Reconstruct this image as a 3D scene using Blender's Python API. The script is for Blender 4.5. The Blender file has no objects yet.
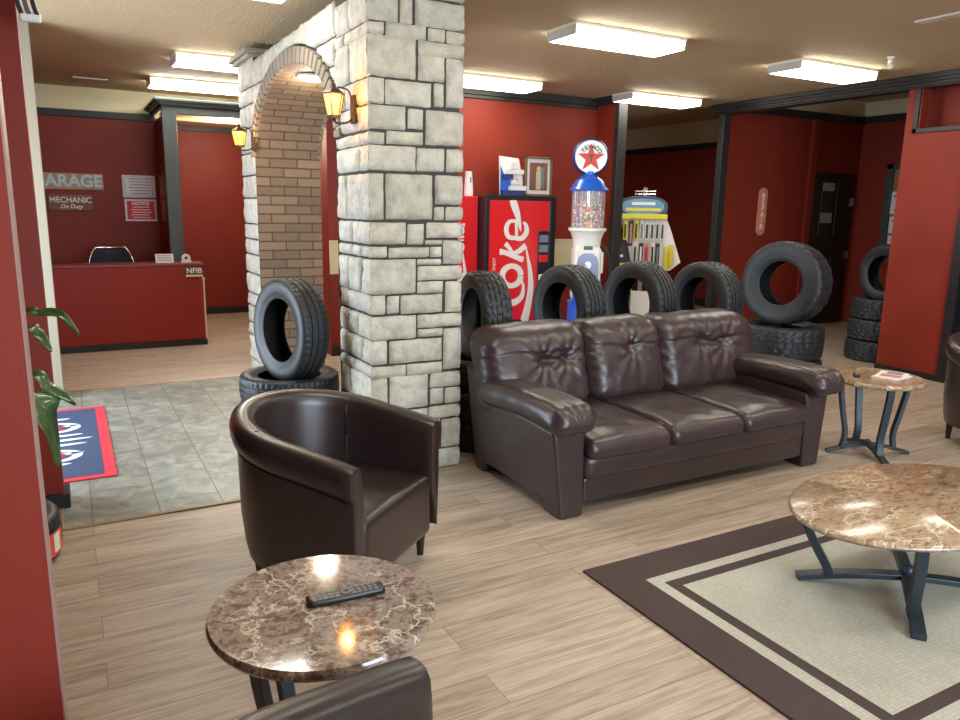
import bpy, bmesh, math, random
from mathutils import Vector, Matrix, noise
S = bpy.context.scene
COL = S.collection
random.seed(7)
R = math.radians

# ------------------------------------------------------------------ camera, light, exposure
f_px, pitch, roll, yaw = 746.36, 0.200416, 0.0166945, 0.503341
fw = Vector((math.sin(yaw)*math.cos(pitch), math.cos(yaw)*math.cos(pitch), -math.sin(pitch)))
r0 = Vector((math.cos(yaw), -math.sin(yaw), 0)); u0 = r0.cross(fw)
cr = r0*math.cos(roll)+u0*math.sin(roll); cu = u0*math.cos(roll)-r0*math.sin(roll)
cd = bpy.data.cameras.new('camera'); cam = bpy.data.objects.new('camera', cd); COL.objects.link(cam)
cd.sensor_width = 36; cd.lens = 36*f_px/960; cd.clip_start = .02
M = Matrix((cr, cu, -fw)).transposed().to_4x4(); M.translation = Vector((0, 0, 1.68)); cam.matrix_world = M
S.camera = cam
S.view_settings.view_transform = 'Standard'; S.view_settings.look = 'None'
S.view_settings.gamma = 1; S.view_settings.use_curve_mapping = False
S.view_settings.exposure = 0.72
w = bpy.data.worlds.new('sky'); S.world = w; w.use_nodes = True
w.node_tree.nodes['Background'].inputs[0].default_value = (.75, .87, 1, 1)
w.node_tree.nodes['Background'].inputs[1].default_value = 0.35
def area(name, loc, rot, sx, sy, power, col):
    l = bpy.data.lights.new(name, 'AREA'); l.shape = 'RECTANGLE'; l.size = sx; l.size_y = sy; l.energy = power; l.color = col
    o = bpy.data.objects.new(name, l); COL.objects.link(o); o.location = loc; o.rotation_euler = rot; return o
DAY = (.72, .86, 1)
area('daylight_rear_window', (2.6, -3.35, 1.55), (R(90), 0, R(0)), 3.6, 2.0, 230, DAY)
area('daylight_entrance_door', (-1.75, 5.95, 1.25), (0, R(-90), 0), 2.2, 2.2, 200, DAY)
FIX_EMIT = 10.5

# ------------------------------------------------------------------ materials
def srgb(r, g, b):
    return tuple(((c/255)/12.92 if c/255 <= .04045 else ((c/255+.055)/1.055)**2.4) for c in (r, g, b))+(1,)
class N:
    def __init__(s, name):
        s.m = bpy.data.materials.new(name); s.m.use_nodes = True; s.t = s.m.node_tree
        s.b = s.t.nodes['Principled BSDF']
    def n(s, kind, **kw):
        x = s.t.nodes.new(kind)
        for k, v in kw.items():
            if k.startswith('i_'):
                key = k[2:].replace('_', ' ')
                x.inputs[key].default_value = v
            else: setattr(x, k, v)
        return x
    def l(s, a, b): s.t.links.new(a, b)
    def coord(s, scale=(1, 1, 1), kind='Object', rot=(0, 0, 0)):
        c = s.n('ShaderNodeTexCoord'); m = s.n('ShaderNodeMapping'); m.inputs['Scale'].default_value = scale
        m.inputs['Rotation'].default_value = rot
        s.l(c.outputs[kind], m.inputs[0]); return m.outputs[0]
    def ramp(s, fac, stops):
        r = s.n('ShaderNodeValToRGB'); e = r.color_ramp.elements
        while len(e) < len(stops): e.new(.5)
        for el, (p, c) in zip(e, stops): el.position = p; el.color = c
        s.l(fac, r.inputs[0]); return r.outputs[0]
    def mix(s, fac, a, b, mode='MIX'):
        x = s.n('ShaderNodeMix', data_type='RGBA', blend_type=mode)
        for sock, v in ((x.inputs[0], fac), (x.inputs[6], a), (x.inputs[7], b)):
            if isinstance(v, (int, float, tuple)): sock.default_value = v
            else: s.l(v, sock)
        return x.outputs[2]
    def noise(s, vec, scale, detail=4, rough=.5, out='Fac', dist=0):
        x = s.n('ShaderNodeTexNoise'); x.inputs['Scale'].default_value = scale; x.inputs['Detail'].default_value = detail
        x.inputs['Roughness'].default_value = rough; x.inputs['Distortion'].default_value = dist
        if vec is not None: s.l(vec, x.inputs['Vector'])
        return x.outputs[out]
    def bump(s, h, strength, dist=.01, prev=None):
        x = s.n('ShaderNodeBump'); x.inputs['Strength'].default_value = strength; x.inputs['Distance'].default_value = dist
        s.l(h, x.inputs['Height'])
        if prev is not None: s.l(prev, x.inputs['Normal'])
        s.l(x.outputs[0], s.b.inputs['Normal']); return x.outputs[0]
    def base(s, v):
        if isinstance(v, tuple): s.b.inputs['Base Color'].default_value = v
        else: s.l(v, s.b.inputs['Base Color'])
def pl(name, col, rough=.5, metal=0, coat=0, bump=0, bscale=60, var=0, emit=None, es=0, spec=.5):
    k = N(name); k.b.inputs['Roughness'].default_value = rough; k.b.inputs['Metallic'].default_value = metal
    k.b.inputs['Coat Weight'].default_value = coat; k.b.inputs['Coat Roughness'].default_value = .15
    k.b.inputs['Specular IOR Level'].default_value = spec
    vec = k.coord()
    if var:
        nz = k.noise(vec, 3, 5); d = tuple(c*(1-var) for c in col[:3])+(1,); li = tuple(min(1, c*(1+var)) for c in col[:3])+(1,)
        k.base(k.ramp(nz, [(.3, d), (.7, li)]))
    else: k.base(col)
    if bump: k.bump(k.noise(vec, bscale, 4), bump, .004)
    if emit: k.b.inputs['Emission Color'].default_value = emit; k.b.inputs['Emission Strength'].default_value = es
    return k.m
RED = pl('red_wall_paint', (.215, .025, .013, 1), .5, bump=.08, bscale=160, var=.05, spec=.25)
REDD = pl('red_counter_paint', (.25, .022, .014, 1), .5, var=.04, spec=.25)
CREAM = pl('cream_paint', srgb(214, 200, 160), .6, bump=.2, bscale=120)
WHITEP = pl('white_trim_paint', srgb(226, 222, 204), .5)
DARK = pl('charcoal_trim_paint', srgb(62, 68, 66), .45, var=.08)
DARK2 = pl('black_brown_trim_paint', srgb(40, 39, 37), .45, var=.06)
BLACKT = pl('black_base_vinyl', srgb(26, 25, 27), .5)
def ceiling_mat():
    k = N('knockdown_ceiling'); v = k.coord(); k.base(k.ramp(k.noise(v, 1.2, 3), [(.3, srgb(180, 158, 122)), (.7, srgb(188, 166, 130))]))
    k.b.inputs['Roughness'].default_value = .8
    k.bump(k.ramp(k.noise(v, 32, 5, .6), [(.42, (0, 0, 0, 1)), (.6, (1, 1, 1, 1))]), .35, .01); return k.m
CEIL = ceiling_mat()
def wood_floor():
    k = N('oak_plank_floor'); v = k.coord()
    br = k.n('ShaderNodeTexBrick'); k.l(v, br.inputs['Vector']); br.offset = .37; br.inputs['Scale'].default_value = 1
    br.inputs['Brick Width'].default_value = 1.22; br.inputs['Row Height'].default_value = .178
    br.inputs['Mortar Size'].default_value = .0018; br.inputs['Mortar Smooth'].default_value = .3; br.inputs['Bias'].default_value = 0
    br.inputs['Color1'].default_value = (0, 0, 0, 1); br.inputs['Color2'].default_value = (1, 1, 1, 1); br.inputs['Mortar'].default_value = (.5, .5, .5, 1)
    # offset the grain per plank
    sep = k.n('ShaderNodeVectorMath', operation='ADD'); sc = k.n('ShaderNodeVectorMath', operation='SCALE'); k.l(br.outputs['Color'], sc.inputs[0]); sc.inputs['Scale'].default_value = 13.0
    k.l(v, sep.inputs[0]); k.l(sc.outputs[0], sep.inputs[1])
    mp = k.n('ShaderNodeMapping'); mp.inputs['Scale'].default_value = (1.3, 15, 1); k.l(sep.outputs[0], mp.inputs[0])
    g = k.noise(mp.outputs[0], 1.6, 8, .62, dist=.9)
    mp2 = k.n('ShaderNodeMapping'); mp2.inputs['Scale'].default_value = (2.2, 60, 1); k.l(sep.outputs[0], mp2.inputs[0])
    g2 = k.noise(mp2.outputs[0], 1.5, 4, .6)
    c = k.ramp(g, [(.30, srgb(104, 82, 68)), (.43, srgb(148, 128, 112)), (.52, srgb(176, 157, 138)), (.68, srgb(196, 180, 162))])
    c = k.mix(.35, c, k.ramp(g2, [(.35, srgb(120, 98, 80)), (.6, srgb(204, 188, 168))]))
    c = k.mix(.28, c, k.ramp(br.outputs['Color'], [(0, srgb(140, 120, 102)), (1, srgb(200, 186, 170))]))
    c = k.mix(br.outputs['Fac'], c, srgb(122, 104, 88))
    k.base(c); k.b.inputs['Roughness'].default_value = .42
    k.bump(g2, .12, .004); return k.m
WOOD = wood_floor()
def tile_mat():
    k = N('slate_tile'); v = k.coord(rot=(0, 0, R(90)))
    br = k.n('ShaderNodeTexBrick'); k.l(v, br.inputs['Vector']); br.offset = .5
    br.inputs['Scale'].default_value = 1; br.inputs['Brick Width'].default_value = .63; br.inputs['Row Height'].default_value = .3333
    br.inputs['Mortar Size'].default_value = .004
    br.inputs['Color1'].default_value = (0, 0, 0, 1); br.inputs['Color2'].default_value = (1, 1, 1, 1)
    n1 = k.noise(v, 5, 8, .65, dist=1.2)
    c = k.ramp(n1, [(.3, srgb(88, 88, 80)), (.45, srgb(118, 120, 112)), (.55, srgb(140, 142, 132)), (.7, srgb(168, 168, 158))])
    c = k.mix(.25, c, k.ramp(br.outputs['Color'], [(0, srgb(104, 98, 84)), (1, srgb(150, 156, 150))]))
    c = k.mix(br.outputs['Fac'], c, srgb(96, 92, 82)); k.base(c); k.b.inputs['Roughness'].default_value = .38
    k.bump(n1, .3, .01); return k.m
TILE = tile_mat()
def leather(name, c1, c2, rough=.34, grain=.25, wr=.0):
    k = N(name); v = k.coord(); k.base(k.ramp(k.noise(v, 4, 4), [(.3, c1), (.7, c2)]))
    k.b.inputs['Roughness'].default_value = rough; k.b.inputs['Coat Weight'].default_value = .25; k.b.inputs['Coat Roughness'].default_value = .3
    p = None
    if wr: p = k.bump(k.noise(v, 7, 5, .55, dist=1.5), wr, .03)
    vo = k.n('ShaderNodeTexVoronoi'); vo.inputs['Scale'].default_value = 220; k.l(v, vo.inputs['Vector'])
    k.bump(vo.outputs['Distance'], grain, .002, p); return k.m
LEA = leather('brown_leather', srgb(48, 34, 36), srgb(58, 42, 42), .37, .15, .12)
LEC = leather('dark_chair_leather', srgb(38, 26, 26), srgb(46, 33, 32), .32, .12)
def rubber(name, c=(34, 37, 40)):
    k = N(name); v = k.coord(); k.base(k.ramp(k.noise(v, 9, 4), [(.3, srgb(*[x-6 for x in c])), (.7, srgb(*[x+6 for x in c]))]))
    k.b.inputs['Roughness'].default_value = .5; k.bump(k.noise(v, 90, 3), .12, .002); return k.m
RUB = rubber('tire_rubber')
def marble(name, dark, mid, light, vein, sc=1, st=(1, 1, 1), ro=.09):
    k = N(name); v = k.coord(st)
    n1 = k.noise(v, 22*sc, 9, .75, dist=.3)
    c = k.ramp(n1, [(.34, dark), (.45, mid), (.54, light), (.62, mid), (.72, dark)])
    vo = k.n('ShaderNodeTexVoronoi', feature='DISTANCE_TO_EDGE'); vo.inputs['Scale'].default_value = 5.5*sc
    dn = k.noise(v, 7*sc, 5, .6, out='Color'); vm = k.n('ShaderNodeVectorMath', operation='SCALE'); k.l(dn, vm.inputs[0]); vm.inputs['Scale'].default_value = .35/sc
    va = k.n('ShaderNodeVectorMath', operation='ADD'); k.l(v, va.inputs[0]); k.l(vm.outputs[0], va.inputs[1]); k.l(va.outputs[0], vo.inputs['Vector'])
    mk = k.ramp(vo.outputs['Distance'], [(0, (1, 1, 1, 1)), (.045, (0, 0, 0, 1))])
    gate = k.ramp(k.noise(v, 3.3*sc, 2), [(.42, (0, 0, 0, 1)), (.52, (.9, .9, .9, 1))])
    m2 = k.mix(1.0, mk, gate, 'MULTIPLY')
    k.base(k.mix(m2, c, vein)); k.b.inputs['Roughness'].default_value = ro; k.b.inputs['Coat Weight'].default_value = .5
    k.b.inputs['Coat Roughness'].default_value = ro*.5; return k.m
MAR1 = marble('brown_marble', srgb(62, 42, 38), srgb(108, 84, 74), srgb(158, 140, 128), srgb(222, 212, 198), 1.2)
MAR2 = marble('streaked_marble', srgb(92, 60, 48), srgb(140, 110, 84), srgb(176, 152, 122), srgb(228, 216, 190), 1.0, (.8, 2.2, 1), .28)
STONE_ = None
def stone():
    k = N('grey_stone'); v = k.coord(); oi = k.n('ShaderNodeVertexColor'); oi.layer_name = 'tint'
    c = k.ramp(k.noise(v, 10, 8, .65), [(.3, srgb(168, 162, 148)), (.5, srgb(196, 190, 176)), (.7, srgb(211, 207, 195))])
    c = k.mix(1.0, c, oi.outputs[0], 'MULTIPLY'); k.base(c); k.b.inputs['Roughness'].default_value = .75
    p = k.bump(k.noise(v, 12, 7, .65, dist=.15), .8, .03); k.bump(k.noise(v, 60, 5, .6), .4, .006, p); return k.m
STONE = stone()
MORT = pl('dark_mortar', srgb(62, 60, 58), .9, bump=.5, bscale=90)
def bricks(name, w_, h_, c1, c2, mort, rot=(0, 0, 0), kind='UV', ms=.006):
    k = N(name); v = k.coord(kind=kind, rot=rot)
    br = k.n('ShaderNodeTexBrick'); k.l(v, br.inputs['Vector']); br.inputs['Scale'].default_value = 1
    br.inputs['Brick Width'].default_value = w_; br.inputs['Row Height'].default_value = h_; br.inputs['Mortar Size'].default_value = ms
    br.inputs['Mortar Smooth'].default_value = .25
    br.inputs['Color1'].default_value = c1; br.inputs['Color2'].default_value = c2; br.inputs['Mortar'].default_value = mort
    nz = k.noise(v, 18, 6, .6)
    k.base(k.mix(.35, br.outputs['Color'], k.ramp(nz, [(.3, srgb(110, 88, 72)), (.7, srgb(190, 168, 145))]), 'MULTIPLY'))
    k.b.inputs['Roughness'].default_value = .85
    inv = k.n('ShaderNodeMath', operation='SUBTRACT'); inv.inputs[0].default_value = 1; k.l(br.outputs['Fac'], inv.inputs[1])
    p = k.bump(inv.outputs[0], .8, .012); k.bump(nz, .5, .006, p); return k.m
BRICK = bricks('brown_brick', .255, .084, srgb(150, 128, 106), srgb(122, 104, 88), srgb(84, 72, 62))
def rug_field():
    k = N('cream_woven_rug'); v = k.coord()
    vo = k.n('ShaderNodeTexVoronoi'); vo.inputs['Scale'].default_value = 62; vo.inputs['Randomness'].default_value = .25; k.l(v, vo.inputs['Vector'])
    c = k.ramp(vo.outputs['Distance'], [(.15, srgb(216, 212, 194)), (.62, srgb(160, 158, 146))])
    c = k.mix(.35, c, k.ramp(k.noise(v, 1.6, 4), [(.3, srgb(176, 173, 158)), (.7, srgb(218, 216, 202))]))
    k.base(c); k.b.inputs['Roughness'].default_value = .95; k.bump(vo.outputs['Distance'], -.5, .006); return k.m
RUGF = rug_field()
RUGB = pl('brown_rug_border', srgb(74, 58, 56), .95, bump=.6, bscale=260, var=.08)
BLK = pl('black_metal', srgb(48, 59, 66), .4, .2)
BLKP = pl('black_plastic', srgb(22, 23, 25), .35)
CHR = pl('chrome', (.75, .76, .78, 1), .18, 1)
WHT = pl('white_plastic', srgb(228, 228, 222), .35)
BLU = pl('blue_plastic', srgb(28, 92, 200), .28, coat=.4)
BLUD = pl('navy_print', srgb(24, 44, 110), .4)
COKE = pl('vending_red', srgb(222, 26, 34), .3, coat=.4)
WPR = pl('white_print', srgb(232, 228, 222), .45)
YEL = pl('yellow_print', srgb(226, 208, 40), .45)
GRYP = pl('grey_print', srgb(120, 126, 140), .5)
STARR = pl('star_red', srgb(206, 28, 28), .4)
GRN = pl('print_green', srgb(20, 90, 50), .5)
PAPER = pl('paper', srgb(226, 220, 222), .7)
NOTR = pl('notice_red', srgb(208, 24, 36), .5)
PINK = pl('pale_pink_paper', srgb(196, 130, 130), .7)
WOODS = pl('weathered_sign_wood', srgb(178, 146, 118), .7, bump=.4, var=.2)
DWOOD = pl('dark_sign_wood', srgb(124, 74, 62), .6, var=.15)
GOLD = pl('brass', srgb(190, 150, 70), .3, 1)
TAN = pl('tan_board', srgb(150, 116, 72), .6, var=.15)
PEACH = pl('peach_sign', srgb(206, 130, 104), .5, var=.1)
def leafm():
    k = N('leaf_green'); v = k.coord(); k.base(k.ramp(k.noise(v, 14, 3), [(.3, srgb(30, 60, 26)), (.7, srgb(66, 98, 46))])); k.b.inputs['Roughness'].default_value = .35
    k.b.inputs['Coat Weight'].default_value = .3; return k.m
LEAF = leafm()
LEAFY = pl('leaf_light', srgb(140, 150, 84), .45, var=.2)
def glassm(name, tint=(1, 1, 1, 1), a=.2, rough=.05):
    k = N(name); k.b.inputs['Base Color'].default_value = tint; k.b.inputs['Roughness'].default_value = rough; k.b.inputs['Alpha'].default_value = a
    k.m.blend_method = 'BLEND' if hasattr(k.m, 'blend_method') else None
    return k.m
GLASS = glassm('clear_glass')
LAMP = pl('fluorescent_diffuser', (1, 1, 1, 1), .5, emit=(1, .96, .84, 1), es=FIX_EMIT)
LAMPC = pl('cool_fluorescent_diffuser', (1, 1, 1, 1), .5, emit=(.9, 1, .94, 1), es=FIX_EMIT*1.9)
AMB = pl('amber_glass', srgb(255, 170, 60), .3, emit=(1, .42, .06, 1), es=1.6)
BULB = pl('lit_bulb', (1, 1, 1, 1), .5, emit=(1, .78, .38, 1), es=14)
DLIT = pl('downlight_lens', (1, 1, 1, 1), .5, emit=(1, .9, .7, 1), es=8)
LANT = pl('bronze_lantern', srgb(72, 54, 36), .45, .6)
GUM = [pl('gumball_%s' % n, srgb(*c), .25, coat=.5) for n, c in (('red', (214, 30, 34)), ('yellow', (240, 200, 50)), ('white', (240, 236, 226)), ('green', (60, 140, 60)), ('orange', (236, 120, 40)), ('blue', (50, 80, 190)))]

# ------------------------------------------------------------------ mesh helpers
def mesh_obj(name, verts, faces, mat, parent=None, smooth=None, loc=None, uvs=None, mats=None, fmat=None):
    me = bpy.data.meshes.new(name); me.from_pydata([tuple(v) for v in verts], [], faces); me.validate(); me.update()
    for m_ in ([mat] if mats is None else mats): me.materials.append(m_)
    if fmat is not None:
        for p, i in zip(me.polygons, fmat): p.material_index = i
    o = bpy.data.objects.new(name, me); COL.objects.link(o)
    if parent: o.parent = parent
    if loc: o.location = loc
    if smooth is not None:
        me.shade_smooth()
        if smooth < 180: me.set_sharp_from_angle(angle=R(smooth))
    return o
class MB:
    def __init__(s): s.v = []; s.f = []; s.M = Matrix.Identity(4); s.fm = []; s.mi = 0
    def add(s, vs, fs):
        b = len(s.v); s.v += [s.M @ Vector(v) for v in vs]; s.f += [tuple(i+b for i in f) for f in fs]; s.fm += [s.mi]*len(fs); return s
    def box(s, x0, x1, y0, y1, z0, z1):
        vs = [(x, y, z) for z in (z0, z1) for y in (y0, y1) for x in (x0, x1)]
        return s.add(vs, [(0, 2, 3, 1), (4, 5, 7, 6), (0, 1, 5, 4), (2, 6, 7, 3), (0, 4, 6, 2), (1, 3, 7, 5)])
    def lathe(s, prof, n=32, c=(0, 0, 0), sx=1, sy=1, a0=0, a1=2*math.pi, axis='Z'):
        full = abs(a1-a0-2*math.pi) < 1e-6; m = n if full else n+1; vs = []
        for i in range(m):
            a = a0+(a1-a0)*i/n
            for r, z in prof:
                p = (r*math.cos(a)*sx, r*math.sin(a)*sy, z)
                if axis == 'Y': p = (p[0], -p[2], p[1])
                if axis == 'X': p = (p[2], p[0], p[1])
                vs.append((c[0]+p[0], c[1]+p[1], c[2]+p[2]))
        k = len(prof); fs = []
        for i in range(n):
            j = (i+1) % m
            for q in range(k-1): fs.append((i*k+q, j*k+q, j*k+q+1, i*k+q+1))
        return s.add(vs, fs)
    def cyl(s, r, z0, z1, n=24, c=(0, 0, 0), r2=None, axis='Z'):
        r2 = r if r2 is None else r2
        return s.lathe([(0, z0), (r, z0), (r2, z1), (0, z1)], n, c, axis=axis)
    def sphere(s, r, c=(0, 0, 0), n=12, sz=1):
        return s.lathe([(r*math.sin(math.pi*i/n), -r*sz*math.cos(math.pi*i/n)) for i in range(n+1)], n*2, c)
    def tube(s, pts, rad, n=10, rect=None, up=Vector((0, 0, 1)), caps=True):
        pts = [Vector(p) for p in pts]; rings = []; b = len(s.v); vs = []
        for i, p in enumerate(pts):
            t = (pts[min(i+1, len(pts)-1)]-pts[max(i-1, 0)]).normalized()
            a = t.cross(up)
            if a.length < 1e-4: a = t.cross(Vector((1, 0, 0)))
            a.normalize(); c = a.cross(t).normalized()
            rr = rad[i] if isinstance(rad, (list, tuple)) else rad
            if rect:
                for sx, sy in ((-1, -1), (1, -1), (1, 1), (-1, 1)): vs.append(p+a*sx*rect[0]/2+c*sy*rect[1]/2)
                m = 4
            else:
                m = n
                for q in range(n): vs.append(p+a*rr*math.cos(2*math.pi*q/n)+c*rr*math.sin(2*math.pi*q/n))
        fs = []
        for i in range(len(pts)-1):
            for q in range(m): fs.append((i*m+q, i*m+(q+1) % m, (i+1)*m+(q+1) % m, (i+1)*m+q))
        if caps: fs.append(tuple(range(m))[::-1]); fs.append(tuple((len(pts)-1)*m+q for q in range(m)))
        return s.add(vs, fs)
    def prism(s, poly, y0, y1):   # poly in (x,z), extruded along y
        k = len(poly); vs = [(x, y0, z) for x, z in poly]+[(x, y1, z) for x, z in poly]
        fs = [tuple(range(k)), tuple(range(2*k-1, k-1, -1))]+[(i, i+k, (i+1) % k+k, (i+1) % k) for i in range(k)]
        return s.add(vs, fs)
    def build(s, name, mat, parent=None, smooth=None, bevel=0, mats=None, loc=None, seg=2):
        o = mesh_obj(name, s.v, s.f, mat, parent, smooth, mats=mats, fmat=s.fm if mats else None, loc=loc)
        bm = bmesh.new(); bm.from_mesh(o.data); bmesh.ops.recalc_face_normals(bm, faces=bm.faces); bm.to_mesh(o.data); bm.free()
        if bevel:
            m_ = o.modifiers.new('bevel', 'BEVEL'); m_.width = bevel; m_.segments = seg; m_.limit_method = 'ANGLE'; m_.harden_normals = False
        return o
def tag(o, label, cat=None, group=None, kind=None):
    if label: o['label'] = label
    if cat: o['category'] = cat
    if group: o['group'] = group
    if kind: o['kind'] = kind
    return o
def thing(name, label, cat, loc=(0, 0, 0), rz=0, group=None):
    o = bpy.data.objects.new(name, None); COL.objects.link(o); o.location = loc; o.rotation_euler = (0, 0, rz); o.empty_display_size = .1
    return tag(o, label, cat, group)
def struct(name, mb, mat, smooth=None, bevel=0):
    return tag(mb.build(name, mat, None, smooth, bevel), None, kind='structure')
def sbox(name, mat, *b, bevel=0): return struct(name, MB().box(*b), mat, bevel=bevel)
def copy_tree(o, parent=None):
    c = o.copy(); COL.objects.link(c)
    if parent: c.parent = parent
    for ch in [x for x in bpy.data.objects if x.parent == o]: copy_tree(ch, c)
    return c
def text_mesh(name, body, size, mat, parent, M4, extrude=.002, align='CENTER', shear=0, sx=1, bold=0, space=1):
    cu_ = bpy.data.curves.new(name, 'FONT'); cu_.body = body; cu_.size = size; cu_.extrude = extrude; cu_.align_x = align; cu_.align_y = 'CENTER'
    cu_.shear = shear; cu_.offset = bold; cu_.space_character = space
    t = bpy.data.objects.new(name+'_tmp', cu_); COL.objects.link(t); bpy.context.view_layer.update()
    dg = bpy.context.evaluated_depsgraph_get(); me = bpy.data.meshes.new_from_object(t.evaluated_get(dg))
    bpy.data.objects.remove(t); bpy.data.curves.remove(cu_)
    me.transform(M4 @ Matrix.Diagonal((sx, 1, 1, 1))); me.materials.clear(); me.materials.append(mat); me.name = name
    o = bpy.data.objects.new(name, me); COL.objects.link(o); o.parent = parent; return o
def face_Y(x, y, z, roll_=0):      # text plane facing -Y
    return Matrix.Translation((x, y, z)) @ Matrix.Rotation(R(90), 4, 'X') @ Matrix.Rotation(roll_, 4, 'Z')
def face_X(x, y, z):      # facing -X
    return Matrix.Translation((x, y, z)) @ Matrix.Rotation(R(-90), 4, 'Z') @ Matrix.Rotation(R(90), 4, 'X')
def rbox(sx, sy, sz, r, n=20, deform=None, nz=None):
    """rounded box as a welded grid of the cube surface; centre at origin"""
    bm = bmesh.new(); vs = {}
    nx = ny = n; nz = nz or max(6, int(n*sz/max(sx, sy)))
    def key(i, j, k): return (i, j, k)
    def getv(i, j, k):
        kk = (i, j, k)
        if kk not in vs:
            p = Vector(((i/nx*2-1)*sx/2, (j/ny*2-1)*sy/2, (k/nz*2-1)*sz/2))
            q = Vector((max(-sx/2+r, min(sx/2-r, p.x)), max(-sy/2+r, min(sy/2-r, p.y)), max(-sz/2+r, min(sz/2-r, p.z))))
            d = p-q
            if d.length > 1e-9: p = q+d.normalized()*r
            if deform: p = deform(p)
            vs[kk] = bm.verts.new(p)
        return vs[kk]
    def quad(a, b, c, d):
        bm.faces.new([getv(*a), getv(*b), getv(*c), getv(*d)])
    for i in range(nx):
        for j in range(ny):
            quad((i, j, 0), (i, j+1, 0), (i+1, j+1, 0), (i+1, j, 0)); quad((i, j, nz), (i+1, j, nz), (i+1, j+1, nz), (i, j+1, nz))
    for i in range(nx):
        for k in range(nz):
            quad((i, 0, k), (i+1, 0, k), (i+1, 0, k+1), (i, 0, k+1)); quad((i, ny, k), (i, ny, k+1), (i+1, ny, k+1), (i+1, ny, k))
    for j in range(ny):
        for k in range(nz):
            quad((0, j, k), (0, j, k+1), (0, j+1, k+1), (0, j+1, k)); quad((nx, j, k), (nx, j+1, k), (nx, j+1, k+1), (nx, j, k+1))
    vv = [v.co.copy() for v in bm.verts]; bm.verts.index_update(); ff = [tuple(v.index for v in f.verts) for f in bm.faces]; bm.free()
    return vv, ff
def rb(name, sx, sy, sz, r, c, mat, parent, n=20, deform=None, smooth=180, nz=None):
    v, f = rbox(sx, sy, sz, r, n, deform, nz); v = [p+Vector(c) for p in v]; return mesh_obj(name, v, f, mat, parent, smooth)
def catmull(pts, k=8):
    P = [Vector(p) for p in pts]; P = [P[0]*2-P[1]]+P+[P[-1]*2-P[-2]]; out = []
    for i in range(1, len(P)-2):
        for j in range(k):
            t = j/k; out.append(.5*((2*P[i])+(P[i+1]-P[i-1])*t+(2*P[i-1]-5*P[i]+4*P[i+1]-P[i+2])*t*t+(3*P[i]-P[i-1]-3*P[i+1]+P[i+2])*t**3))
    out.append(P[-2]); return out

# ================================================================== SETTING
CZ = 3.08
sbox('floor', WOOD, -2.2, 11.0, -3.4, 13.0, -.1, 0)
tb = MB().box(-.136, 1.56, 4.22, 7.47, 0, .004).box(-1.5, -.136, 4.72, 7.2, 0, .004); struct('floor_tile', tb, TILE)
st = MB().box(-.14, 1.56, 4.205, 4.235, 0, .009).box(-.16, -.136, 4.22, 4.53, 0, .009).box(-.13, 1.56, 7.46, 7.49, 0, .007); struct('trim_1', st, pl('oak_threshold', srgb(140, 112, 78), .5, var=.15), bevel=.003)
sbox('ceiling', CEIL, -2.2, 7.8, -3.4, 13.0, CZ, CZ+.1)
struct('ceiling_side_room', MB().box(7.8, 11.2, -3.4, 7.6, 3.34, 3.36).box(6.3, 11.2, 7.72, 13, 3.28, 3.3), CEIL)
# near wall at left edge of frame
sbox('wall_near_left', RED, -2.2, -.083, 1.55, 1.66, 0, CZ)
sbox('trim_2', pl('corner_bead', srgb(150, 120, 112), .5), -.083, -.080, 1.556, 1.656, 0, CZ)
# wall beside the entrance, black base
sbox('wall_left', RED, -2.2, -.128, 4.56, 4.70, 0, CZ)
sbox('baseboard_left', BLACKT, -2.2, -.100, 4.53, 4.72, 0, .085)
# cream jamb beyond the entrance door, wall running on to the office
sbox('trim_3', pl('jamb_cream', srgb(146, 139, 120), .6), -.235, -.128, 7.2, 7.3, 0, CZ, bevel=.004)
sbox('wall_office_left', RED, -.36, -.26, 7.3, 11.0, 0, CZ)
sbox('baseboard_office', BLACKT, -.26, -.12, 7.19, 7.31, 0, .07)
sbox('wall_entry_side', RED, -2.2, -.24, 7.3, 7.4, 0, CZ)
# entrance glass door out to the left
ex = MB().box(-1.6, -1.5, 4.7, 5.0, 0, CZ).box(-1.6, -1.5, 7.0, 7.3, 0, CZ).box(-1.6, -1.5, 5.0, 7.0, 2.3, CZ); struct('wall_entrance', ex, RED)
dr = MB()
for a, b in ((5.0, 5.06), (5.97, 6.03), (6.94, 7.0)): dr.box(-1.58, -1.52, a, b, 0, 2.3)
dr.box(-1.58, -1.52, 5, 7, 2.24, 2.3).box(-1.58, -1.52, 5, 7, 0, .1)
d1 = struct('door_1', dr, DARK)
mesh_obj('glass_pane', [(-1.55, 5, .1), (-1.55, 7, .1), (-1.55, 7, 2.24), (-1.55, 5, 2.24)], [(0, 1, 2, 3)], GLASS, d1)
# shell behind the camera with a wide shop window
sh = MB().box(-2.2, 11.0, -3.5, -3.4, 0, .5).box(-2.2, 11.0, -3.5, -3.4, 2.6, CZ).box(-2.2, .6, -3.5, -3.4, .5, 2.6).box(4.6, 11.0, -3.5, -3.4, .5, 2.6)
struct('wall_front', sh, RED)
sbox('wall_far_left', RED, -2.3, -2.2, -3.4, 4.8, 0, CZ)
wn = MB().box(.6, 4.6, -3.48, -3.42, .5, .56).box(.6, 4.6, -3.48, -3.42, 2.54, 2.6)
for x in (.6, 1.9, 3.24, 4.54): wn.box(x, x+.06, -3.48, -3.42, .5, 2.6)
struct('window_1', wn, DARK)
# office back wall: red, black rail, cream band to the ceiling
sbox('wall_back_office', RED, -.36, 1.2, 10.97, 11.07, 0, 2.76)
sbox('wall_back_office_upper', CREAM, -.36, 2.3, 10.98, 11.06, 2.76, CZ)
sbox('trim_4', BLACKT, -.36, 1.13, 10.93, 10.97, 2.72, 2.80)
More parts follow.
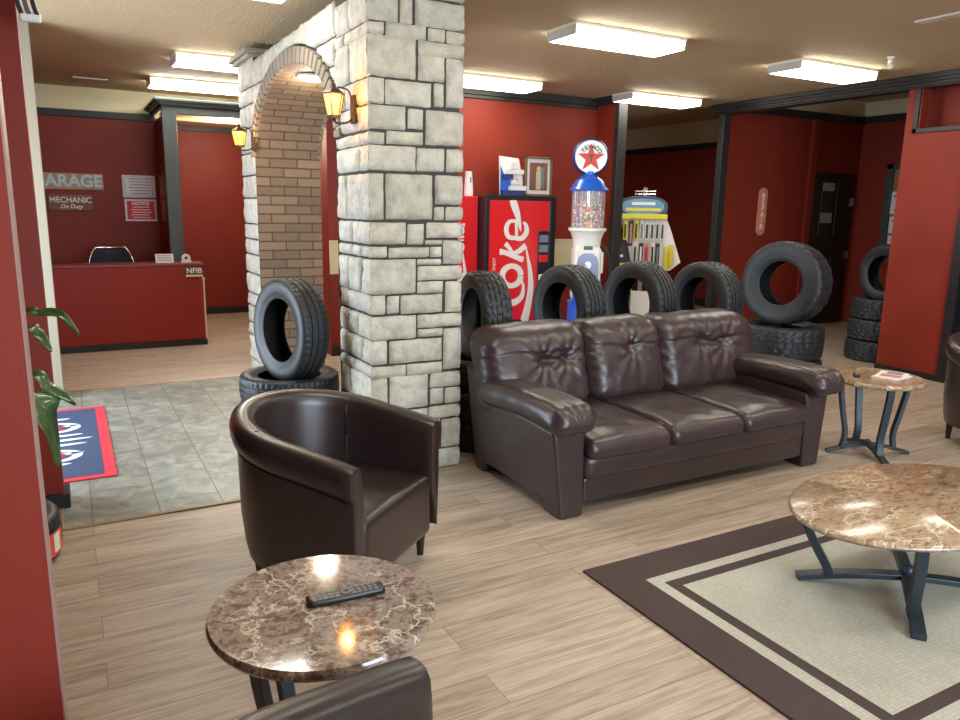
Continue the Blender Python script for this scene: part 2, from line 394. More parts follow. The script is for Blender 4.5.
# stub wall and dark header of the alcove
sbox('wall_alcove_left', RED, 1.13, 1.23, 9.865, 12.15, 0, 2.72)
struct('trim_5', MB().box(1.09, 1.25, 9.78, 9.86, 0, 2.72).box(1.09, 2.6, 9.78, 9.86, 2.71, 2.80), DARK, bevel=.006)
cr_ = MB()
for i, (pz, ex_) in enumerate(((2.78, .0), (2.805, .03), (2.83, .055), (2.85, .08))):
    cr_.box(1.09-ex_, 2.7, 9.78-ex_, 9.86+.02, pz, pz+.028); cr_.box(1.09-ex_, 1.12, 9.86, 10.93, pz, pz+.028)
struct('trim_6', cr_, DARK, bevel=.004)
sbox('wall_alcove_back', RED, 1.2, 2.7, 12.15, 12.25, 0, 2.9)
sbox('trim_7', BLACKT, 1.2, 2.6, 12.1, 12.15, 2.73, 2.797)
sbox('ceiling_alcove', CEIL, 1.2, 2.6, 9.86, 12.2, 2.797, 2.83)
sbox('baseboard_alcove', BLACKT, 1.2, 2.55, 12.12, 12.15, 0, .1)
sbox('wall_alcove_right', RED, 2.55, 2.65, 8.25, 12.15, 0, CZ)
# centre wall with crown, cream panel band
sbox('wall_center', RED, 2.55, 6.3, 8.15, 8.25, 0, CZ)
cz = MB().box(2.55, 6.17, 8.10, 8.15, 2.99, CZ).box(2.55, 6.16, 8.12, 8.15, 2.95, 2.99).box(6.10, 6.37, 7.62, 8.15, 2.99, CZ).box(6.06, 6.41, 7.58, 8.15, 3.04, CZ)
struct('trim_8', cz, DARK2, bevel=.004)
wc = MB().box(2.55, 5.95, 8.135, 8.15, .93, 1.28).box(2.55, 5.95, 8.125, 8.15, 1.28, 1.305); struct('trim_9', wc, CREAM, bevel=.003)
sbox('baseboard_center', BLACKT, 2.55, 6.15, 8.12, 8.15, 0, .1)
sbox('wall_center_stub', RED, 6.155, 6.26, 7.76, 8.2, 0, 2.99)
sbox('trim_10', DARK2, 6.14, 6.275, 7.68, 7.76, 0, 3.0, bevel=.004)
# back room seen through the middle opening
sbox('wall_back_room', RED, 10.1, 10.2, 7.7, 13.0, 0, 2.8)
sbox('wall_back_room_upper', CREAM, 10.12, 10.2, 7.7, 13.0, 2.8, 3.3)
sbox('trim_11', BLACKT, 10.05, 10.1, 7.7, 13.0, 2.79, 2.88)
sbox('baseboard_back_room', BLACKT, 10.06, 10.1, 7.7, 13.0, 0, .12)
sbox('wall_back_room_end', RED, 2.65, 10.2, 12.9, 13.0, 0, 3.3)
# right partition: post, crowned beam, red wall with transom opening, door
sbox('trim_12', DARK2, 7.76, 7.88, 7.5, 7.6, 0, 3.0, bevel=.004)
bm_ = MB().box(7.76, 7.94, 2.2, 7.6, 2.955, CZ+.0)
for i, (pz, e) in enumerate(((2.97, .02), (3.0, .045), (3.03, .075))): bm_.box(7.76-e, 7.8, 2.2, 7.6+e, pz, min(CZ, pz+.045))
struct('trim_13', bm_, DARK2, bevel=.004)
wr = MB().box(7.8, 7.92, 2.2, 3.38, 0, 2.96).box(7.8, 7.92, 4.33, 5.02, 0, 2.56).box(7.8, 7.92, 4.87, 5.02, 2.56, 2.96).box(7.8, 7.92, 3.38, 4.33, 2.22, 2.56)
struct('wall_right', wr, RED)
tf = MB().box(7.78, 7.94, 3.3, 4.93, 2.515, 2.56).box(7.78, 7.94, 4.885, 4.93, 2.515, 2.96); struct('trim_14', tf, DARK2, bevel=.003)
sbox('wall_behind_transom', RED, 8.12, 8.2, 1.2, 5.0, 0, 3.34)
dd = MB().box(7.77, 7.94, 4.25, 4.34, 0, 2.2).box(7.77, 7.94, 3.36, 3.43, 0, 2.2).box(7.77, 7.94, 3.36, 4.34, 2.13, 2.22); struct('trim_15', dd, BLACKT, bevel=.004)
door2 = struct('door_2', MB().box(7.83, 7.88, 3.43, 4.25, 0, 2.13), pl('navy_black_door', srgb(22, 26, 36), .35), bevel=.004)
hb = MB().cyl(.028, 0, .02, 20, (7.83, 4.17, 1.12), axis='X'); hb.M = Matrix.Identity(4)
mbh = MB().box(7.79, 7.83, 4.155, 4.185, 1.105, 1.135).sphere(.03, (7.785, 4.17, 1.12), 8); mbh.build('door_knob', GOLD, door2, 60)
sbox('baseboard_right', BLACKT, 7.775, 7.8, 4.34, 5.02, 0, .06)
# room behind the partition
sbox('wall_side_room_back', RED, 7.9, 10.85, 7.6, 7.7, 0, 3.05)
sbox('wall_side_room_back_upper', CREAM, 7.9, 10.85, 7.61, 7.7, 3.05, 3.36)
sbox('wall_side_room_right', RED, 10.78, 10.88, 1.2, 7.7, 0, 3.08)
sbox('wall_side_room_right_upper', CREAM, 10.79, 10.88, 1.2, 7.7, 3.08, 3.36)
struct('trim_16', MB().box(7.9, 10.8, 7.56, 7.6, 3.02, 3.12).box(10.74, 10.78, 1.2, 7.6, 3.03, 3.13), BLACKT)
sbox('trim_17', RED, 9.62, 9.74, 7.55, 7.6, 0, 3.02)
d3 = struct('door_3', MB().box(9.78, 10.68, 7.57, 7.62, .01, 2.28), pl('black_door', srgb(20, 18, 19), .4), bevel=.004)
for z0 in (1.35, .25): MB().box(9.93, 10.18, 7.555, 7.57, z0, z0+.8).box(10.28, 10.53, 7.555, 7.57, z0, z0+.8).build('door_panel', pl('black_door_panel', srgb(28, 25, 26), .45), d3, bevel=.01)
MB().box(9.95, 10.2, 7.55, 7.556, 2.02, 2.14).box(9.95, 10.2, 7.55, 7.556, 1.55, 1.7).build('posted_note', pl('dim_paper', srgb(150, 150, 140), .7), d3)
for z0 in (1.8, 1.0): MB().box(10.64, 10.68, 7.545, 7.57, z0, z0+.12).build('hinge', CHR, d3)
sbox('baseboard_side_room', BLACKT, 7.92, 9.7, 7.58, 7.6, 0, .1)
wf = MB().box(10.72, 10.78, 7.0, 7.1, .98, 2.42).box(10.72, 10.78, 5.6, 7.1, 2.34, 2.42).box(10.72, 10.78, 5.6, 7.1, .98, 1.06).box(10.72, 10.78, 5.5, 5.6, .98, 2.42)
w2 = struct('window_2', wf, DARK, bevel=.004)
MB().box(10.765, 10.775, 5.6, 7.0, 1.06, 2.34).build('window_board', TAN, w2)

# ================================================================== STONE ARCHWAY
arch = thing('stone_archway', 'tall grey stone archway with brick lined opening and two square pillars', 'archway', (1.56, 4.2, 0))
AX, AY0, AY1, AT = 1.56, 4.2, 7.75, .61
OY0, OY1, SPR, RISE = 4.80, 7.14, 2.10, .61
oc, ow = (OY0+OY1)/2, (OY1-OY0)/2
def az(y, grow=0): # arch height at y
    t = max(0, 1-((y-oc)/(ow+grow))**2); return SPR+(RISE+grow)*math.sqrt(t)
L = Vector((1.56, 4.2, 0))
def loc(mb): mb.M = Matrix.Translation(-L); return mb
D = .020
MB_ = loc(MB()); MB_.box(AX+D, AX+AT-D, AY0+D, OY0-.002, 0, CZ-.004); MB_.build('near_pillar_core', MORT, arch)
MB_ = loc(MB()); MB_.box(AX+D, AX+AT-D, OY1+.002, AY1-D, 0, 2.98); MB_.build('far_pillar_core', MORT, arch)
# spandrel core between pillars: strip over the arch
mb = loc(MB()); n = 40
for i in range(n):
    ya, yb = OY0+(OY1-OY0)*i/n, OY0+(OY1-OY0)*(i+1)/n
    vs = []
    for x in (AX+D, AX+AT-D):
        vs += [(x, ya, az(ya)), (x, yb, az(yb)), (x, yb, 2.93), (x, ya, 2.93)]
    mb.add(vs, [(0, 1, 2, 3), (4, 7, 6, 5), (3, 2, 6, 7)])
mb.build('arch_core', MORT, arch)
# stones
SV, SF, ST = {}, {}, {}
class Stones:
    def __init__(s): s.v = []; s.f = []; s.c = []
    def quad(s, P, nx, ny, depth, gap, wrap=(0, 0, 0, 0), rough=.006):
        """P(u,v)->(point on face plane, outward normal); u,v in metres within rect handled by caller"""
        pass
    def rect(s, org, du, dv, nrm, W_, H_, g=.0065, wrapL=False, wrapR=False, depth=.02, mask=None):
        if W_ < .03 or H_ < .025: return
        tint = random.uniform(.86, 1.05); tc = (tint*random.uniform(.98, 1.02), tint, tint*random.uniform(.95, 1.02), 1)
        gl = 0 if wrapL else g; gr = 0 if wrapR else g
        nx = max(5, min(22, int(W_/.022))); ny = max(5, min(16, int(H_/.022))); seed = Vector((random.random()*50, random.random()*50, 0))
        b = len(s.v)
        ss = [0, .012, .03, .055] ; 
        def coords(n_, a, b_):
            m = [a+(b_-a)*i/n_ for i in range(n_+1)]; m[1] = min(m[1], a+.009); m[-2] = max(m[-2], b_-.009); return m
        us = coords(nx, gl, W_-gr); vs = coords(ny, g, H_-g)
        for j, v in enumerate(vs):
            for i, u in enumerate(us):
                ed = 1e9
                if not wrapL: ed = min(ed, u-us[0])
                if not wrapR: ed = min(ed, us[-1]-u)
                ed = min(ed, v-vs[0], vs[-1]-v)
                h = depth*min(1, (ed/.016))**.45 if ed < .016 else depth
                p = org+du*u+dv*v
                nz = noise.fractal(p*9+seed, .8, 2.0, 4)*.010+abs(noise.noise(p*16+seed))*.010-.003+noise.noise(p*34+seed)*.003
                h += nz*(1 if ed > 0.002 else 0)
                jig = .0045
                uu = u+noise.noise(Vector((v*14, i*0+seed.x, 1)))*jig*(0 if (wrapL and i == 0) or (wrapR and i == nx) else 1)
                vv = v+noise.noise(Vector((u*14, seed.y, 3)))*jig
                s.v.append(org+du*uu+dv*vv+nrm*(h-depth)); s.c.append(tc)
        for j in range(ny):
            for i in range(nx):
                a = b+j*(nx+1)+i; s.f.append((a, a+1, a+nx+2, a+nx+1))
    def build(s, name, parent):
        o = mesh_obj(name, [v-L for v in s.v], s.f, STONE, parent, 180)
        at = o.data.color_attributes.new('tint', 'FLOAT_COLOR', 'POINT')
        for i, c in enumerate(s.c): at.data[i].color = c
        return o
def inv(px, py, Y=4.2):
    d = fw*f_px+cr*(px-480)-cu*(py-360); t = Y/d.y; return d.x*t, 1.68+d.z*t
Z1 = [(275,-62,330,-28),(345,-62,555,-5),(115,-62,265,90),(275,-20,330,105),(345,5,555,125),(110,92,200,150),(210,105,390,170),(403,128,478,185),(487,140,560,195),(110,158,345,345),(360,190,555,255),(358,250,475,365),(485,265,550,485),(112,345,203,462),(210,365,415,475),(430,375,472,480),(105,472,300,580),(312,490,378,580),(392,500,550,655),(118,592,205,645),(215,592,378,650),(120,655,345,768),(352,668,475,772),(485,672,550,775)]
Z2 = [(125,60,200,270),(212,65,420,268),(435,70,545,200),(430,212,473,270),(482,212,545,272),(120,282,300,380),(309,288,380,380),(396,283,545,350),(390,362,465,382),(470,362,545,468),(125,393,215,440),(225,395,405,440),(412,392,462,438),(130,450,345,605),(355,447,462,472),(357,478,548,540),(355,548,468,600),(480,548,548,685),(130,612,208,698),(218,615,270,693),(280,608,465,690)]
Z3 = [(130,-15,345,90),(355,-25,545,32),(355,40,465,74),(472,38,548,220),(125,98,215,205),(228,90,462,190),(125,212,300,262),(305,196,462,246),(120,268,218,400),(230,252,400,400),(412,236,538,302),(412,310,470,380),(478,304,543,374),(150,408,300,452),(305,405,400,450),(345+60,385,548,440),(120,460,290,565),(300,455,455,565),(463,445,545,570),(120,572,270,690),(280,575,430,680),(438,578,545,672)]
rects = []
for lst, oy in ((Z1, 0), (Z2, 160), (Z3, 320)):
    for x0, y0, x1, y1 in lst:
        px0, px1, py0, py1 = 340+x0/4.5, 340+x1/4.5, oy+y0/4.5, oy+y1/4.5
        xm, ym = (px0+px1)/2, (py0+py1)/2
        X0 = inv(px0, ym)[0]; X1 = inv(px1, ym)[0]; zt = inv(xm, py0)[1]; zb = inv(xm, py1)[1]
        edgeL = x0 < 155; edgeR = x1 > 536
        rects.append([AX if edgeL else X0-.008, AX+AT if edgeR else X1+.008, max(.0, zb-.007), min(CZ-.02, zt+.007), edgeL, edgeR])
for r_ in rects:
    if r_[2] < .06: r_[2] = 0
# top rows above the frame
z = max(r_[3] for r_ in rects)
while z < CZ-.05:
    h = min(CZ-.02-z, random.uniform(.1, .19)); x = AX
    if CZ-.02-(z+h) < .05: h = CZ-.02-z
    while x < AX+AT-.01:
        wd = random.uniform(.15, .3)
        if AX+AT-(x+wd) < .1: wd = AX+AT-x
        rects.append([x, x+wd, z, z+h, x == AX, abs(x+wd-AX-AT) < 1e-6]); x += wd
    z += h
s = Stones()
UX, UY, UZ = Vector((1, 0, 0)), Vector((0, 1, 0)), Vector((0, 0, 1))
for X0, X1, z0, z1, eL, eR in rects:
    s.rect(Vector((X0, AY0, z0)), UX, UZ, -UY, X1-X0, z1-z0, wrapL=eL, wrapR=eR)
# left face of near pillar: same courses as the corner stones
bands = sorted([(z0, z1) for X0, X1, z0, z1, eL, eR in rects if eL])
for z0, z1 in bands:
    y = AY0; first = True
    while y < OY0-.01:
        wd = random.choice((.17, .24, .33, .42))
        if OY0-(y+wd) < .12: wd = OY0-y
        s.rect(Vector((AX, y+wd, z0)), -UY, UZ, -UX, wd, z1-z0, wrapR=first); y += wd; first = False
bandsR = sorted([(z0, z1) for X0, X1, z0, z1, eL, eR in rects if eR])
for z0, z1 in bandsR:
    s.rect(Vector((AX+AT, AY0, z0)), UY, UZ, UX, .3, z1-z0, wrapL=True); s.rect(Vector((AX+AT, AY0+.3, z0)), UY, UZ, UX, OY0-AY0-.3, z1-z0)
s.build('near_pillar_stone', arch)
s = Stones(); s2 = Stones(); z = 0
while z < 2.96:
    h = random.uniform(.12, .26); h = h if z+h < 2.9 else 2.98-z; y = OY1+.0
    while y < AY1-.01:
        wd = random.choice((.2, .28, .4)); wd = wd if AY1-(y+wd) > .12 else AY1-y
        s.rect(Vector((AX, y+wd, z)), -UY, UZ, -UX, wd, h); s2.rect(Vector((AX+AT, y, z)), UY, UZ, UX, wd, h)
        y += wd
    z += h
s.build('far_pillar_stone', arch); s2.build('far_pillar_stone', arch)
# spandrel: fieldstone fragments over the arch ring
random.seed(11)
for side in (0, 1):
    s = Stones()
    for zz0, zz1 in ((2.13, 2.36), (2.36, 2.55), (2.55, 2.72), (2.72, 2.93)):
        y = OY0
        while y < OY1-.01:
            wd = random.uniform(.22, .42); wd = wd if OY1-(y+wd) > .15 else OY1-y
            zlow = lambda yy: max(zz0, az(yy, .12)+.005)
            # clip each stone against the ring
            ym = y+wd/2
            k = 6
            ok = [t for t in range(k) if zz1-zlow(y+wd*(t+.5)/k) > .04]
            if ok:
                y0_, y1_ = y+wd*min(ok)/k, y+wd*(max(ok)+1)/k
                zb = max(zlow(y0_+.01), zlow(y1_-.01), zlow((y0_+y1_)/2)) if False else min(zlow(y0_+.01), zlow(y1_-.01))
                b0 = len(s.v)
                Xf = AX if side == 0 else AX+AT; nn = -UX if side == 0 else UX
                s.rect(Vector((Xf, y1_, zb)), -UY, UZ, nn, y1_-y0_, zz1-zb) if side == 0 else s.rect(Vector((Xf, y0_, zb)), UY, UZ, nn, y1_-y0_, zz1-zb)
                for q in range(b0, len(s.v)):   # lift lower verts to follow the arc
                    v = s.v[q]; lim = az(v.y, .12)+.012
                    if v.z < lim: v.z = lim
            y += wd
    s.build('spandrel_stone', arch)
# top ledge stones
s = Stones(); y = OY0
while y < OY1-.01:
    wd = random.uniform(.3, .45); wd = wd if OY1-(y+wd) > .2 else OY1-y
    s.rect(Vector((AX, y, 2.93)), UX, UY, UZ, AT, wd, depth=.02); y += wd
s.build('top_stone', arch)
# brick voussoir ring on both faces
nb = 34; RINGB = pl('ring_brick', srgb(134, 122, 106), .85, bump=.6, bscale=70, var=.15)
for side in (0, 1):
    mb = loc(MB())
    for i in range(nb):
        a0, a1 = math.pi*i/nb+.009, math.pi*(i+1)/nb-.009
        rr = [(0.0, 0), (.12, 0)]
        pts = []
        for (g, aa) in ((0, a0), (.115, a0), (.115, a1), (0, a1)):
            pts.append((oc+(ow+g)*math.cos(aa), SPR+(RISE+g)*math.sin(aa)))
        x0, x1 = (AX-.012, AX+D+.01) if side == 0 else (AX+AT-D-.01, AX+AT+.012)
        vs = [(x0, *p) for p in pts]+[(x1, *p) for p in pts]
        mb.add(vs, [(0, 1, 2, 3), (7, 6, 5, 4)]+[(q, q+4, (q+1) % 4+4, (q+1) % 4) for q in range(4)])
    mb.build('arch_ring', RINGB, arch, bevel=.004, seg=1)
# brick lining: jambs + soffit, uv in metres
def uvmesh(name, quads, mat, parent):
    vs, fs, uv = [], [], []
    for q in quads:
        b = len(vs)
        for p, t in q: vs.append(Vector(p)-L); uv.append(t)
        fs.append((b, b+1, b+2, b+3))
    o = mesh_obj(name, vs, fs, mat, parent); lay = o.data.uv_layers.new(name='uv')
    for lp in o.data.loops: lay.data[lp.index].uv = uv[lp.vertex_index]
    return o
Q = []; xa, xb = AX+.004, AX+AT-.004
Q.append([((xa, OY1, 0), (0, 0)), ((xb, OY1, 0), (xb-xa, 0)), ((xb, OY1, SPR), (xb-xa, SPR)), ((xa, OY1, SPR), (0, SPR))])
Q.append([((xb, OY0, 0), (xb-xa, 0)), ((xa, OY0, 0), (0, 0)), ((xa, OY0, SPR), (0, SPR)), ((xb, OY0, SPR), (xb-xa, SPR))])
arc = SPR; pr = None
for i in range(61):
    a = math.pi*i/60; p = (oc+ow*math.cos(a), SPR+RISE*math.sin(a))
    if pr:
        dl = math.hypot(p[0]-pr[0], p[1]-pr[1])
        Q.append([((xa, pr[0], pr[1]), (0, arc)), ((xb, pr[0], pr[1]), (xb-xa, arc)), ((xb, p[0], p[1]), (xb-xa, arc+dl)), ((xa, p[0], p[1]), (0, arc+dl))]); arc += dl
    pr = p
uvmesh('brick_lining', Q, BRICK, arch)
mb = loc(MB()); mb.box(AX-.07, AX+AT+.07, OY1-.08, AY1+.07, 2.99, 3.03).box(AX-.04, AX+AT+.04, OY1-.04, AY1+.04, 2.96, 2.99); mb.build('pillar_cap', pl('cap_stone', srgb(150, 144, 128), .8, bump=.5, var=.1), arch, bevel=.008)
dlt = thing('recessed_downlight', 'round lit downlight in the brick underside of the arch', 'ceiling light', (1.84, 6.2, 2.70))
MB().cyl(.125, -.018, -.0, 32).build('trim_ring', WHITEP, dlt, 40); MB().cyl(.10, -.03, -.016, 32).build('lens', DLIT, dlt, 40)
dl2 = thing('recessed_downlight', 'small lit downlight in the lowered ceiling beyond the dark post', 'ceiling light', (2.0, 10.7, 2.795))
MB().cyl(.11, -.012, -.0, 32).build('trim_ring', WHITEP, dl2, 40); MB().cyl(.08, -.02, -.01, 32).build('lens', DLIT, dl2, 40)
for nm, p, e in (('arch_downlight', (1.84, 6.2, 2.62), 14), ('alcove_downlight', (2.0, 10.7, 2.62), 34)):
    l = bpy.data.lights.new(nm, 'POINT'); l.energy = e; l.color = (1, .85, .62); l.shadow_soft_size = .07; o = bpy.data.objects.new(nm, l); COL.objects.link(o); o.location = p

# wall lanterns
def lantern(label, x, y, z, wall):
    t = thing('wall_lantern', label, 'wall lamp', (x, y, z), 0, 'lanterns on the stone arch')
    d = (wall-x)/.86; t.scale = (.86, .86, .86)
    MB().box(d-.025, d+.004, -.035, .035, -.13, .06).build('back_plate', LANT, t, bevel=.008)
    MB().tube(catmull([(d-.015, 0, -.08), (d-.05, 0, -.12), (.02, 0, -.13), (0, 0, -.095)]), .008).build('arm', LANT, t, 60)
    MB().tube(catmull([(d-.02, 0, .03), (d-.05, 0, .09), (.03, 0, .105)]), .006).build('arm', LANT, t, 60)
    fr = MB(); rt, rbm, zt, zb = .075, .045, .055, -.085
    for k in range(6):
        a = R(60*k); b = R(60*k+60)
        fr.tube([(rt*math.cos(a), rt*math.sin(a), zt), (rbm*math.cos(a), rbm*math.sin(a), zb)], .005, 6)
        fr.tube([(rt*math.cos(a), rt*math.sin(a), zt), (rt*math.cos(b), rt*math.sin(b), zt)], .006, 6)
        fr.tube([(rbm*math.cos(a), rbm*math.sin(a), zb), (rbm*math.cos(b), rbm*math.sin(b), zb)], .005, 6)
    fr.build('frame', LANT, t, 60)
    MB().lathe([(rt*.97, zt), (rbm*.97, zb)], 6).build('glass_panes', AMB, t)
    MB().lathe([(0, .125), (.012, .12), (.02, .1), (.05, .085), (.085, .058), (.085, .052), (0, .052)], 6).cyl(.008, .12, .145, 8).build('roof', LANT, t)
    MB().cyl(.047, -.1, -.085, 6).sphere(.012, (0, 0, -.112), 6).build('base', LANT, t)
    MB().sphere(.03, (0, 0, -.01), 8, 1.4).build('bulb', BULB, t, 180)
    l = bpy.data.lights.new('lantern_glow', 'POINT'); l.energy = 2.4; l.color = (1, .5, .14); l.shadow_soft_size = .04
    o = bpy.data.objects.new('lantern_glow', l); COL.objects.link(o); o.location = (x-.02, y-.11, z-.0); return t
lantern('lit amber lantern on the near pillar of the stone arch', 1.43, 4.42, 2.27, 1.56)
lantern('lit amber lantern on the far pillar of the stone arch', 1.43, 7.13, 2.27, 1.56)

# ================================================================== CEILING FIXTURES
def fixture(x0, yc, label, cool=False, W_=1.12, dp=.40):
    t = thing('fluorescent_light', label, 'ceiling light', (x0+W_/2, yc, CZ), 0, 'wraparound ceiling lights')
    MB().box(-W_/2, W_/2, -dp/2, dp/2, -.025, 0).build('housing', WHITEP, t, bevel=.004)
    mb = MB().prism([(-W_/2+.0, 0), (W_/2, 0)], 0, 0) if False else MB()
    prof = [(-dp/2+.01, -.022), (-dp/2+.014, -.084), (-dp/2+.022, -.09), (dp/2-.022, -.09), (dp/2-.014, -.084), (dp/2-.01, -.022)]
    k = len(prof); vs = [(-W_/2+.015, y, z) for y, z in prof]+[(W_/2-.015, y, z) for y, z in prof]
    mb.add(vs, [(i, i+1, i+1+k, i+k) for i in range(k-1)]); mb.build('diffuser', LAMPC if cool else LAMP, t)
    for sx in (-1, 1):
        e = MB(); x = sx*(W_/2-.008); e.add([(x-.008, y, z) for y, z in prof]+[(x+.008, y, z) for y, z in prof], [tuple(range(k)), tuple(range(2*k-1, k-1, -1))]+[(i, i+k, (i+1) % k+k, (i+1) % k) for i in range(k)])
        e.build('end_cap', pl('end_cap_white', srgb(190, 186, 176), .5), t)
    return t
fixture(3.50, 5.14, 'large ceiling light nearest the top centre of the photo, above the sofa')
fixture(6.03, 5.14, 'ceiling light beside the dark beam, left of the security camera')
fixture(3.68, 7.56, 'ceiling light just right of the stone pillar, above the red vending machines')
fixture(6.03, 7.5, 'ceiling light partly behind the crown moulding, between the two openings')
fixture(.27, 5.14, 'ceiling light cut by the top edge above the arch')
fixture(1.03, 8.06, 'warm ceiling light left of the arch, second from the office')
fixture(6.0, 11.0, 'added unseen ceiling light brightening the back room, behind the centre wall')['group'] = 'ceiling lights outside the picture'  # extra lamp, added out of sight to brighten the dark back room
fixture(.96, 9.72, 'cool white ceiling light in front of the office header', True)
for yy in (2.7, .2):
    for x in (.98, 3.52, 6.04): fixture(x, yy, 'ceiling light above the seating area, out of the picture')['group'] = 'ceiling lights outside the picture'
def slot(x, y, sx, sy, label):
    t = thing('ceiling_vent', label, 'vent', (x, y, CZ), 0)
    MB().box(-sx/2, sx/2, -sy/2, sy/2, -.012, 0).build('frame', WHT, t, bevel=.003)
    MB().box(-sx/2+.012, sx/2-.012, -.004, .004, -.016, -.012).box(-.004, .004, -sy/2+.012, sy/2-.012, -.016, -.012).build('slat', pl('vent_grey', srgb(150, 140, 120), .6), t)
slot(.39, 10.14, .36, .045, 'thin white slot on the ceiling near the office wall')
slot(5.63, 3.42, .09, .42, 'thin white slot on the ceiling at the top right corner')
sc = thing('security_camera', 'small white bullet security camera on the ceiling near the dark beam', 'camera', (6.66, 4.5, CZ), R(127)); sc.scale = (.72, .72, .72)
MB().cyl(.045, -.02, 0, 20).build('mount', WHT, sc, 40); MB().tube([(0, 0, -.02), (0, -.01, -.07)], .014).build('arm', WHT, sc, 60)
mb = MB(); mb.M = Matrix.Translation((0, -.02, -.085)) @ Matrix.Rotation(R(-38), 4, 'X'); mb.cyl(.03, -.06, .08, 20, axis='Y'); mb.build('body', WHT, sc, 40)
mb = MB(); mb.M = Matrix.Translation((0, -.02, -.085)) @ Matrix.Rotation(R(-38), 4, 'X'); mb.cyl(.022, .078, .086, 20, axis='Y'); mb.build('lens', BLKP, sc, 40)

# ================================================================== TIRES
def tire_mesh(name, OD, W_, rim, style, seg=144):
    Ro, r_in = OD/2, rim/2; tw = W_*.40
    # columns across: (axial, radius, kind)  kind>0 -> tread rib index
    cols = []
    def c(a, r, k=-1): cols.append((a, r, k))
    c(-W_*.36, r_in-.006); c(-W_*.40, r_in-.008); c(-W_*.435, r_in+.004); c(-W_*.445, r_in+.02); c(-W_*.46, r_in+.024); c(-W_*.485, r_in+(Ro-r_in)*.38); c(-W_*.5, r_in+(Ro-r_in)*.55); c(-W_*.49, r_in+(Ro-r_in)*.75); c(-W_*.465, Ro-.022, -2); c(-W_*.435, Ro-.010, 0)
    ribs = {'road': 5, 'all': 5, 'sport': 4}[style]; gd = {'road': .009, 'all': .012, 'sport': .009}[style]
    gw = {'road': .009, 'all': .010, 'sport': .012}[style]
    rw = (2*tw-gw*(ribs-1))/ribs; a = -tw
    for k in range(ribs):
        for q in range(4):
            x = a+rw*q/3; c(x, Ro-.006*(abs(x)/tw)**2.5, k)
        a += rw
        if k < ribs-1:
            c(a+.001, Ro-gd, -3); c(a+gw-.001, Ro-gd, -3); a += gw
    c(W_*.435, Ro-.010, ribs-1); c(W_*.465, Ro-.022, -2); c(W_*.49, r_in+(Ro-r_in)*.75); c(W_*.5, r_in+(Ro-r_in)*.55); c(W_*.485, r_in+(Ro-r_in)*.38); c(W_*.46, r_in+.024); c(W_*.445, r_in+.02); c(W_*.435, r_in+.004); c(W_*.40, r_in-.008); c(W_*.36, r_in-.006)
    # inside
    c(W_*.36, r_in+.02); c(W_*.44, r_in+(Ro-r_in)*.5); c(W_*.40, Ro-.035); c(0, Ro-.025); c(-W_*.40, Ro-.035); c(-W_*.44, r_in+(Ro-r_in)*.5); c(-W_*.36, r_in+.02)
    K = len(cols); vs = []; fs = []
    per = {'road': 4, 'all': 6, 'sport': 3}[style]
    for i in range(seg):
        th = 2*math.pi*i/seg
        for (a, r, k) in cols:
            dth = 0
            if k >= 0:
                if style == 'road':
                    if (i+k*2) % per == 0 and k in (0, ribs-1): r -= .006
                    elif (i+k*2) % per == 0: r -= .004
                elif style == 'sport':
                    if i % per == 0 and k in (0, ribs-1): r -= .006
                    if (i+k) % 6 == 0 and k not in (0, ribs-1): r -= .005
                else:
                    sh_ = int(abs(a)/tw*5)+k*2
                    if (i+sh_) % per in (0, 1): r -= .010
                    elif (i+sh_) % per == 4: r -= .002
            if k == -2 and style == 'all' and i % 6 in (0, 1): r -= .01
            vs.append((a, r*math.cos(th), r*math.sin(th)))
    for i in range(seg):
        j = (i+1) % seg
        for q in range(K): q2 = (q+1) % K; fs.append((i*K+q, i*K+q2, j*K+q2, j*K+q))
    me = bpy.data.meshes.new(name); me.from_pydata(vs, [], fs); me.update()
    bm = bmesh.new(); bm.from_mesh(me); bmesh.ops.recalc_face_normals(bm, faces=bm.faces); bm.to_mesh(me); bm.free()
    me.materials.append(RUB); me.shade_smooth(); me.set_sharp_from_angle(angle=R(38)); return me
TM = {'road': (tire_mesh('tire_touring', .67, .218, .425, 'road'), .67, .218), 'sport': (tire_mesh('tire_ribbed', .69, .205, .44, 'sport'), .69, .205),
      'all': (tire_mesh('tire_all_terrain', .80, .315, .43, 'all'), .80, .315), 'bead': (tire_mesh('tire_snow', .655, .215, .425, 'all'), .655, .215),
      'thin': (tire_mesh('tire_narrow', .67, .185, .44, 'sport'), .67, .185), 'truck': (tire_mesh('tire_truck', .71, .243, .43, 'all'), .71, .243)}
def tire(kind, x, y, z, lying, az_=0, label='', group='tires', lean=0, ry=0):
    me, OD, W_ = TM[kind]
    o = bpy.data.objects.new('tire', me); COL.objects.link(o)
    if lying: o.matrix_world = Matrix.Translation((x, y, z+W_/2)) @ Matrix.Rotation(az_, 4, 'Z') @ Matrix.Rotation(R(90), 4, 'Y')
    else: o.matrix_world = Matrix.Translation((x, y, z+OD/2)) @ Matrix.Rotation(az_, 4, 'Z') @ Matrix.Rotation(lean, 4, 'Y') @ Matrix.Rotation(ry, 4, 'X')
    tag(o, label, 'tire', group); return o
def stack(kinds, x, y, where, group, standing, sy=None, saz=0, slabel='', lean=0, sink=.055):
    z = 0; n_ = len(kinds); words = {2: ('bottom', 'top'), 3: ('bottom', 'middle', 'top')}[n_]
    for i, k in enumerate(kinds):
        tire(k, x+random.uniform(-.012, .012), y+random.uniform(-.012, .012), z, True, random.uniform(0, 3), 'tire lying flat, %s of the pile %s' % (words[i], where), group)
        z += TM[k][2]+.001
    tire(standing, x, y if sy is None else sy, z-sink, False, saz, slabel, group, lean)
